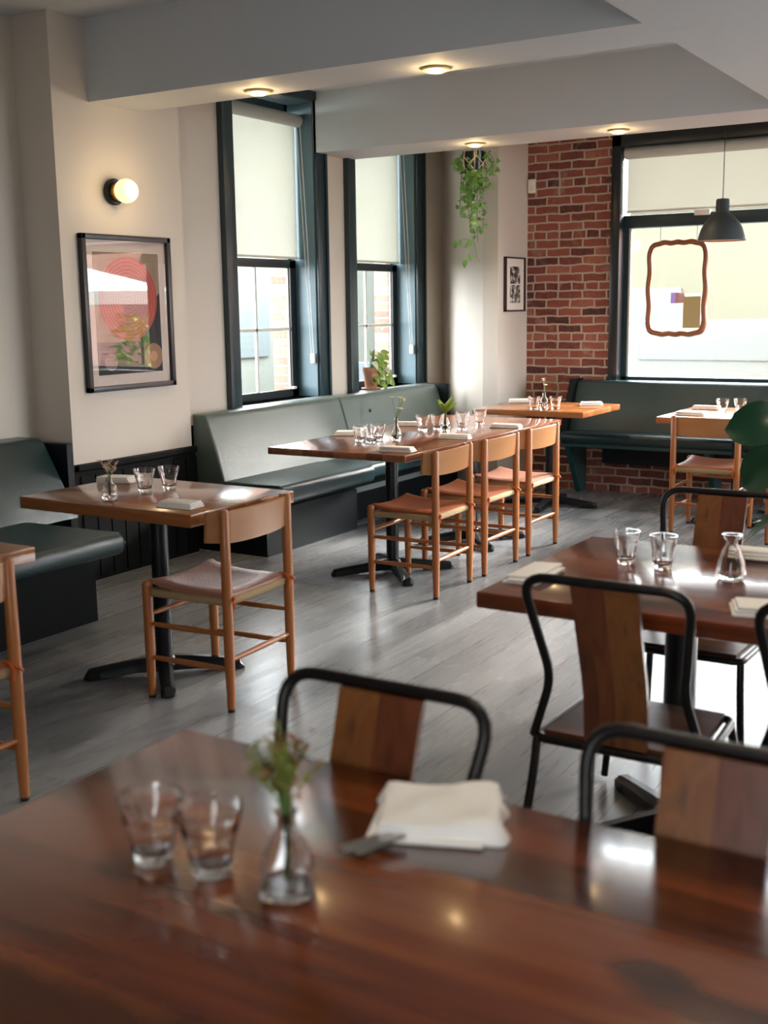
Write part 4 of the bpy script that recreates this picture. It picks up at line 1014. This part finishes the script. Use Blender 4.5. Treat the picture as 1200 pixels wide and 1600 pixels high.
MB().box(-2.76, -2.69, 8.9, 8.904, 1.49, 1.57).build('sticker_half', cardp, o, smooth=False)
# alarm sensor at the edge of the brick
P = empty('alarm_sensor', (-3.925, 8.81, 2.43)); tag(P, 'small white alarm sensor box high at the edge of the brick wall', 'sensor')
MB().box(-.03, .03, -.04, 0, -.055, .055, .008).build('housing', 'white', P)
MB().box(-.02, .02, -.043, -.039, -.035, .0, .001).build('sensor_window', 'muntin', P)

# ------------------------------------------------------------------ plants
# hanging pothos
P = empty('hanging_plant', (-3.99, 7.9, 2.47)); tag(P, 'trailing green plant in a black pot and cream macrame under the far beam', 'plant')
MB().lathe([(.0, 0), (.05, 0), (.07, .01), (.08, .1), (.083, .14), (.078, .14), (.07, .13), (0, .125)], 28).build('pot', 'black', P)
mc = MB()
nc = 5
for k in range(nc):
    a = 2 * PI * k / nc + .3; a2 = a + PI / nc
    R_ = .088
    mc.tube([(.012 * math.cos(a), .012 * math.sin(a), -.03), (.06 * math.cos(a), .06 * math.sin(a), -.002), (R_ * math.cos(a2), R_ * math.sin(a2), .05), (R_ * math.cos(a), R_ * math.sin(a), .105), (.05 * math.cos(a), .05 * math.sin(a), .3), (0, 0, .55)], .0035, 7)
    mc.tube([(.06 * math.cos(a + 2 * PI / nc), .06 * math.sin(a + 2 * PI / nc), -.002), (R_ * math.cos(a2), R_ * math.sin(a2), .05)], .0045, 7)
    mc.tube([(R_ * math.cos(a2), R_ * math.sin(a2), .05), (R_ * math.cos(a + 2 * PI / nc), R_ * math.sin(a + 2 * PI / nc), .105)], .0045, 7)
mc.tube([(0, 0, -.02), (0, 0, -.1)], [.012, .02], 10)
mc.build('macrame_holder', 'macr', P)
MB().tube([(0, 0, .54), (0, 0, .55)], .01, 8).build('hook', 'brass', P)
vine = MB(); lv = MB(); rnd_ = random.Random(4)
vines = [(-.13, -.02, .05, 0, 22), (-.1, .04, -.22, .3, 22), (-.04, -.05, -.36, .2, 26), (.02, -.06, -.42, -.2, 26), (.05, -.03, -.30, .2, 20), (.1, .0, -.12, .4, 16), (.16, .02, .0, .5, 12), (-.02, .06, -.5, .3, 20), (.04, .05, -.44, 0, 18), (-.12, .0, -.32, 0, 16), (.0, -.07, -.2, .6, 16)]
for (dx, dy, dz, tw, nl) in vines:
    p0 = Vector((dx * .3, dy * .3, .13)); p1 = Vector((dx * .9, dy + .0, .16)); p2 = Vector((dx * 1.1, dy * 1.5, (dz) * .5)); p3 = Vector((dx + .03 * math.sin(tw * 9), dy, dz))
    C_ = []
    for i in range(13):
        t = i / 12; C_.append(p0 * (1 - t) ** 3 + p1 * 3 * t * (1 - t) ** 2 + p2 * 3 * t * t * (1 - t) + p3 * t ** 3)
    vine.tube(C_, .0022, 6)
    for i in range(nl):
        t = .12 + .88 * i / nl; q = C_[min(12, int(t * 12))].lerp(C_[min(12, int(t * 12) + 1)], (t * 12) % 1)
        a = rnd_.random() * 2 * PI; d = Vector((math.cos(a), math.sin(a), rnd_.uniform(-1.2, .1))).normalized(); s0 = q + d * .014
        vine.tube([q, s0], .001, 4); lv.leaf(s0, s0 + d * rnd_.uniform(.03, .06), rnd_.uniform(.026, .048), (rnd_.uniform(-.4, .4), -1, .4), .12, 'heart', 6)
# the long last strand
C_ = [Vector((.03, -.02, -.42)), Vector((-.0, -.02, -.5)), Vector((.02, -.02, -.57)), Vector((.035, -.02, -.63)), Vector((.055, -.02, -.66))]
vine.tube(C_, .0018, 6)
for q, d in ((C_[1], (-.08, 0, -.05)), (Vector((-.06, -.02, -.64)), (-.02, 0, -.06)), (Vector((-.05, -.02, -.61)), (.03, 0, -.03)), (Vector((-.14, -.02, -.5)), (-.02, 0, -.05)), (Vector((-.13, -.02, -.5)), (.03, 0, -.03))):
    lv.leaf(q, q + Vector(d), .045, (0, -1, .2), .1, 'heart', 6)
vine.tube([C_[3], (-.02, -.02, -.585), (-.05, -.02, -.61), (-.06, -.02, -.64)], .0012, 5); vine.tube([C_[1], (-.07, -.02, -.485), (-.13, -.02, -.5)], .0012, 5)
vine.build('vine', 'stem', P); lv.build('foliage', 'leafp', P)

# potted plant on the sill
P = empty('potted_plant', (-4.90, 7.86, .8405)); tag(P, 'leafy yellow green plant in a terracotta pot on the side window sill', 'plant')
MB().lathe([(0, 0), (.075, 0), (.08, .012), (.078, .016), (.0, .016)], 28).build('saucer', 'terra', P)
MB().lathe([(0, .016), (.047, .016), (.064, .14), (.072, .142), (.073, .175), (.066, .175), (.06, .16), (0, .155)], 28).build('pot', 'terra', P)
st_ = MB(); lv = MB(); lw = MB(); rnd_ = random.Random(12)
for i in range(58):
    a = rnd_.uniform(-1.0, 2.6); rr = rnd_.uniform(.03, .2); zz = rnd_.uniform(.1, .30) - max(0, rr - .1) * 1.3
    tip = Vector((.05 + rr * .25 * math.cos(a) - .03, rr * 1.2 * abs(math.sin(a)) * (1 if rnd_.random() < .78 else -.5) + .02, zz)); tip.x = max(min(tip.x, .1), -.06)
    st_.tube([(0, 0, .155), (tip.x * .5, tip.y * .4, max(tip.z, .2) + .03), tip], .0018, 5)
    d = Vector((rnd_.uniform(-.2, .8), rnd_.uniform(-.3, 1), rnd_.uniform(-1, .1))).normalized()
    (lw if i % 5 == 0 else lv).leaf(tip, tip + d * rnd_.uniform(.055, .09), rnd_.uniform(.04, .065), (1, -.3, .5), .15, 'heart', 6)
st_.build('stem', 'stem', P); lv.build('foliage', 'leafy', P)
o = lw.build('foliage', mat('pale_leaf', '#c3cbb0', .5), P); o['label'] = 'pale silvery leaves'

# fiddle leaf plant at the right edge
P = empty('fiddle_leaf_plant', (-.86, 4.82, 0)); tag(P, 'large dark green broad leaved plant reaching in from the right edge', 'plant')
MB().lathe([(0, 0), (.12, 0), (.15, .02), (.17, .3), (.165, .32), (.15, .31), (.14, .28), (0, .27)], 32).build('pot', 'white', P)
MB().lathe([(0, .27), (.14, .275), (0, .29)], 24).build('soil', 'soil', P)
MB().tube([(0, 0, .28), (-.02, .01, .5), (-.05, 0, .75), (-.06, -.01, 1.0), (-.04, 0, 1.15)], [.014, .013, .011, .009, .006], 10).build('trunk', 'trunk', P)
lv = MB()
leaves = [((-.07, -.02, .99), (-.385, -.10, .99), .22, (-.2, -1, .55)), ((-.09, .0, .93), (-.33, -.02, .74), .20, (-.3, -1, .25)), ((-.05, 0, 1.02), (-.17, -.12, 1.10), .15, (.2, -1, .2)), ((-.06, 0, .84), (-.36, .05, .70), .13, (0, -.5, 1)),
          ((-.05, 0, .72), (-.18, .1, .60), .16, (0, -.4, 1)), ((-.04, 0, 1.05), (.16, .05, 1.12), .17, (0, -.6, 1)), ((-.04, 0, .9), (.17, -.1, .85), .17, (0, -.6, 1)), ((-.02, 0, .66), (-.31, -.05, .53), .09, (0, -.3, 1)),
          ((-.02, 0, .6), (-.29, .03, .60), .07, (0, -.4, 1)), ((-.04, 0, 1.1), (-.05, .1, 1.3), .16, (0, -1, .2)), ((-.05, 0, .78), (.1, -.17, .7), .16, (0, -.6, 1))]
for a_, b_, wd, nn in leaves: lv.leaf(a_, b_, wd, nn, .12, 'fiddle', 9, .0015)
lv.build('foliage', 'leafd', P)

# ------------------------------------------------------------------ outside
struct(MB().box(-60, 60, -20, 80, -.5, -.14).build('ground', mat('street_asphalt', '#56565a', .9), smooth=False)) if False else None
g = MB().box(-40, 40, 9.3, 60, -.4, -.25).box(-40, -5.45, -10, 9.3, -.4, -.25).box(2.8, 40, -10, 9.3, -.4, -.25).build('ground', mat('pale_paving', '#33332f', .9, noise=.1, nscale=2), smooth=False)
struct(g)
def facade(name, label, x0, x1, y0, y1, h, m, wins, face, wm, roofm=None):
    R = empty(name, ((x0 + x1) / 2, (y0 + y1) / 2, -.25)); tag(R, label, 'building'); cx, cy = (x0 + x1) / 2, (y0 + y1) / 2
    MB().box(x0 - cx, x1 - cx, y0 - cy, y1 - cy, 0, h).build('wall', m, R, smooth=False)
    MB().box(x0 - cx - .12, x1 - cx + .12, y0 - cy - .12, y1 - cy + .12, h, h + .18).build('cornice', roofm or m, R, smooth=False)
    for (a, b_, z0, z1) in wins:
        if face == '-y': mb = MB().box(a - cx, b_ - cx, y0 - cy - .05, y0 - cy + .02, z0, z1)
        else: mb = MB().box(x1 - cx - .02, x1 - cx + .05, a - cy, b_ - cy, z0, z1)
        mb.build('window', wm, R, smooth=False)
    return R
yel = mat('yellow_stucco', '#5e5b4b', .9, noise=.05, nscale=1); blu = mat('pale_blue_hoarding', '#4b5860', .8); gry = mat('grey_siding', '#565a54', .9, noise=.04, nscale=2)
wd_ = mat('shop_window', '#565a56', .3); wd2 = mat('siding_window', '#50595a', .3); crm = mat('cream_wall', '#615f50', .9)
facade('building', 'pale yellow low building across the street seen through the carved frame', -12, -4.6, 21, 26, 3.4, yel, [(-10.6, -9.4, .8, 2.0), (-7.4, -6.4, .9, 2.0)], '-y', wd_, crm)
facade('building', 'cream building with a gabled doorway across the street at the right', -4.4, 1.5, 22, 27, 3.0, crm, [(-3.5, -2.2, .3, 1.9), (-1, 0, .7, 1.9)], '-y', yel, yel)
facade('building', 'red brick building reflected in the poster glass', 6, 22, 24, 30, 8, MT['brick_ext'], [(8, 9, 1, 2.6), (10.4, 11.4, 1, 2.6), (12.6, 13.6, 1, 2.6), (15, 16, 1, 2.6), (10.4, 11.4, 4, 5.6), (12.6, 13.6, 4, 5.6)], '-y', wd_, crm)
facade('building', 'grey sided house seen through the side windows', -18, -12.5, 8, 24, 3.2, gry, [(12, 13.4, .9, 2.3), (15.5, 16.6, .9, 2.3)], '+x', wd2, crm)
o = MB().box(-9.0, -5.9, 13.2, 13.3, -.25, .75).build('hoarding', blu, smooth=False); tag(o, 'pale blue hoarding outside the street window', 'fence')
# parked van, pale, outside the street window
V = empty('parked_van', (-3.2, 15.5, -.25)); tag(V, 'pale parked van outside beyond the window bench', 'van')
vm = mat('pale_van_paint', '#5c5e58', .4)
m_ = MB().prism([(-2.1, .35), (2.2, .35), (2.3, .8), (1.6, 1.0), (1.2, 1.5), (-2.0, 1.5), (-2.15, 1.2)], -.85, .85, 'y'); m_.build('van_body', vm, V)
MB().box(-1.8, 1.0, -.87, -.84, 1.02, 1.38).build('side_glass', wd_, V, smooth=False)
for x in (-1.35, 1.35):
    MB().lathe([(.0, -.1), (.33, -.1), (.33, .1), (0, .1)], 24, (x, -.78, .33), axis='y').build('wheel', 'sole', V)
# white umbrella and shrub on the pavement
U = empty('patio_umbrella', (3.1, 12.1, -.25)); tag(U, 'white patio umbrella outside, mirrored in the poster glass', 'umbrella')
um = mat('white_canvas', '#dfe4dc', .8)
MB().lathe([(1.45, 2.0), (1.45, 1.82), (1.44, 2.0), (.7, 2.2), (.05, 2.36), (0, 2.38)], 8).build('canopy', um, U, smooth=False)
MB().lathe([(.025, 0), (.025, 2.34)], 12).build('pole', 'white', U)
MB().lathe([(.25, 0), (.25, .06), (.05, .08)], 20).build('base', 'iron', U)
T = empty('street_shrub', (1.75, 11.9, -.25)); tag(T, 'bushy green shrub in a planter outside, mirrored in the poster glass', 'shrub')
MB().box(-.3, .3, -.3, .3, 0, .6, .02).build('planter', 'terra', T)
lv = MB(); rnd_ = random.Random(5)
for i in range(260):
    a = rnd_.random() * 2 * PI; r0 = rnd_.random() ** .5 * .36; z0 = .6 + rnd_.random() * 1.05; q = Vector((r0 * math.cos(a) * (1.2 - (z0 - .6) * .6), r0 * math.sin(a), z0))
    d = Vector((math.cos(a), math.sin(a), rnd_.uniform(-.2, 1))).normalized() * .13
    lv.leaf(q, q + d, .07, (rnd_.random(), rnd_.random(), 1), .1, 'oval', 3)
lv.build('foliage', mat('street_leaf', '#a3c858', .6, noise=.2), T)
MB().tube([(0, 0, .55), (0, 0, 1.5)], .02, 8).build('trunk', 'trunk', T)
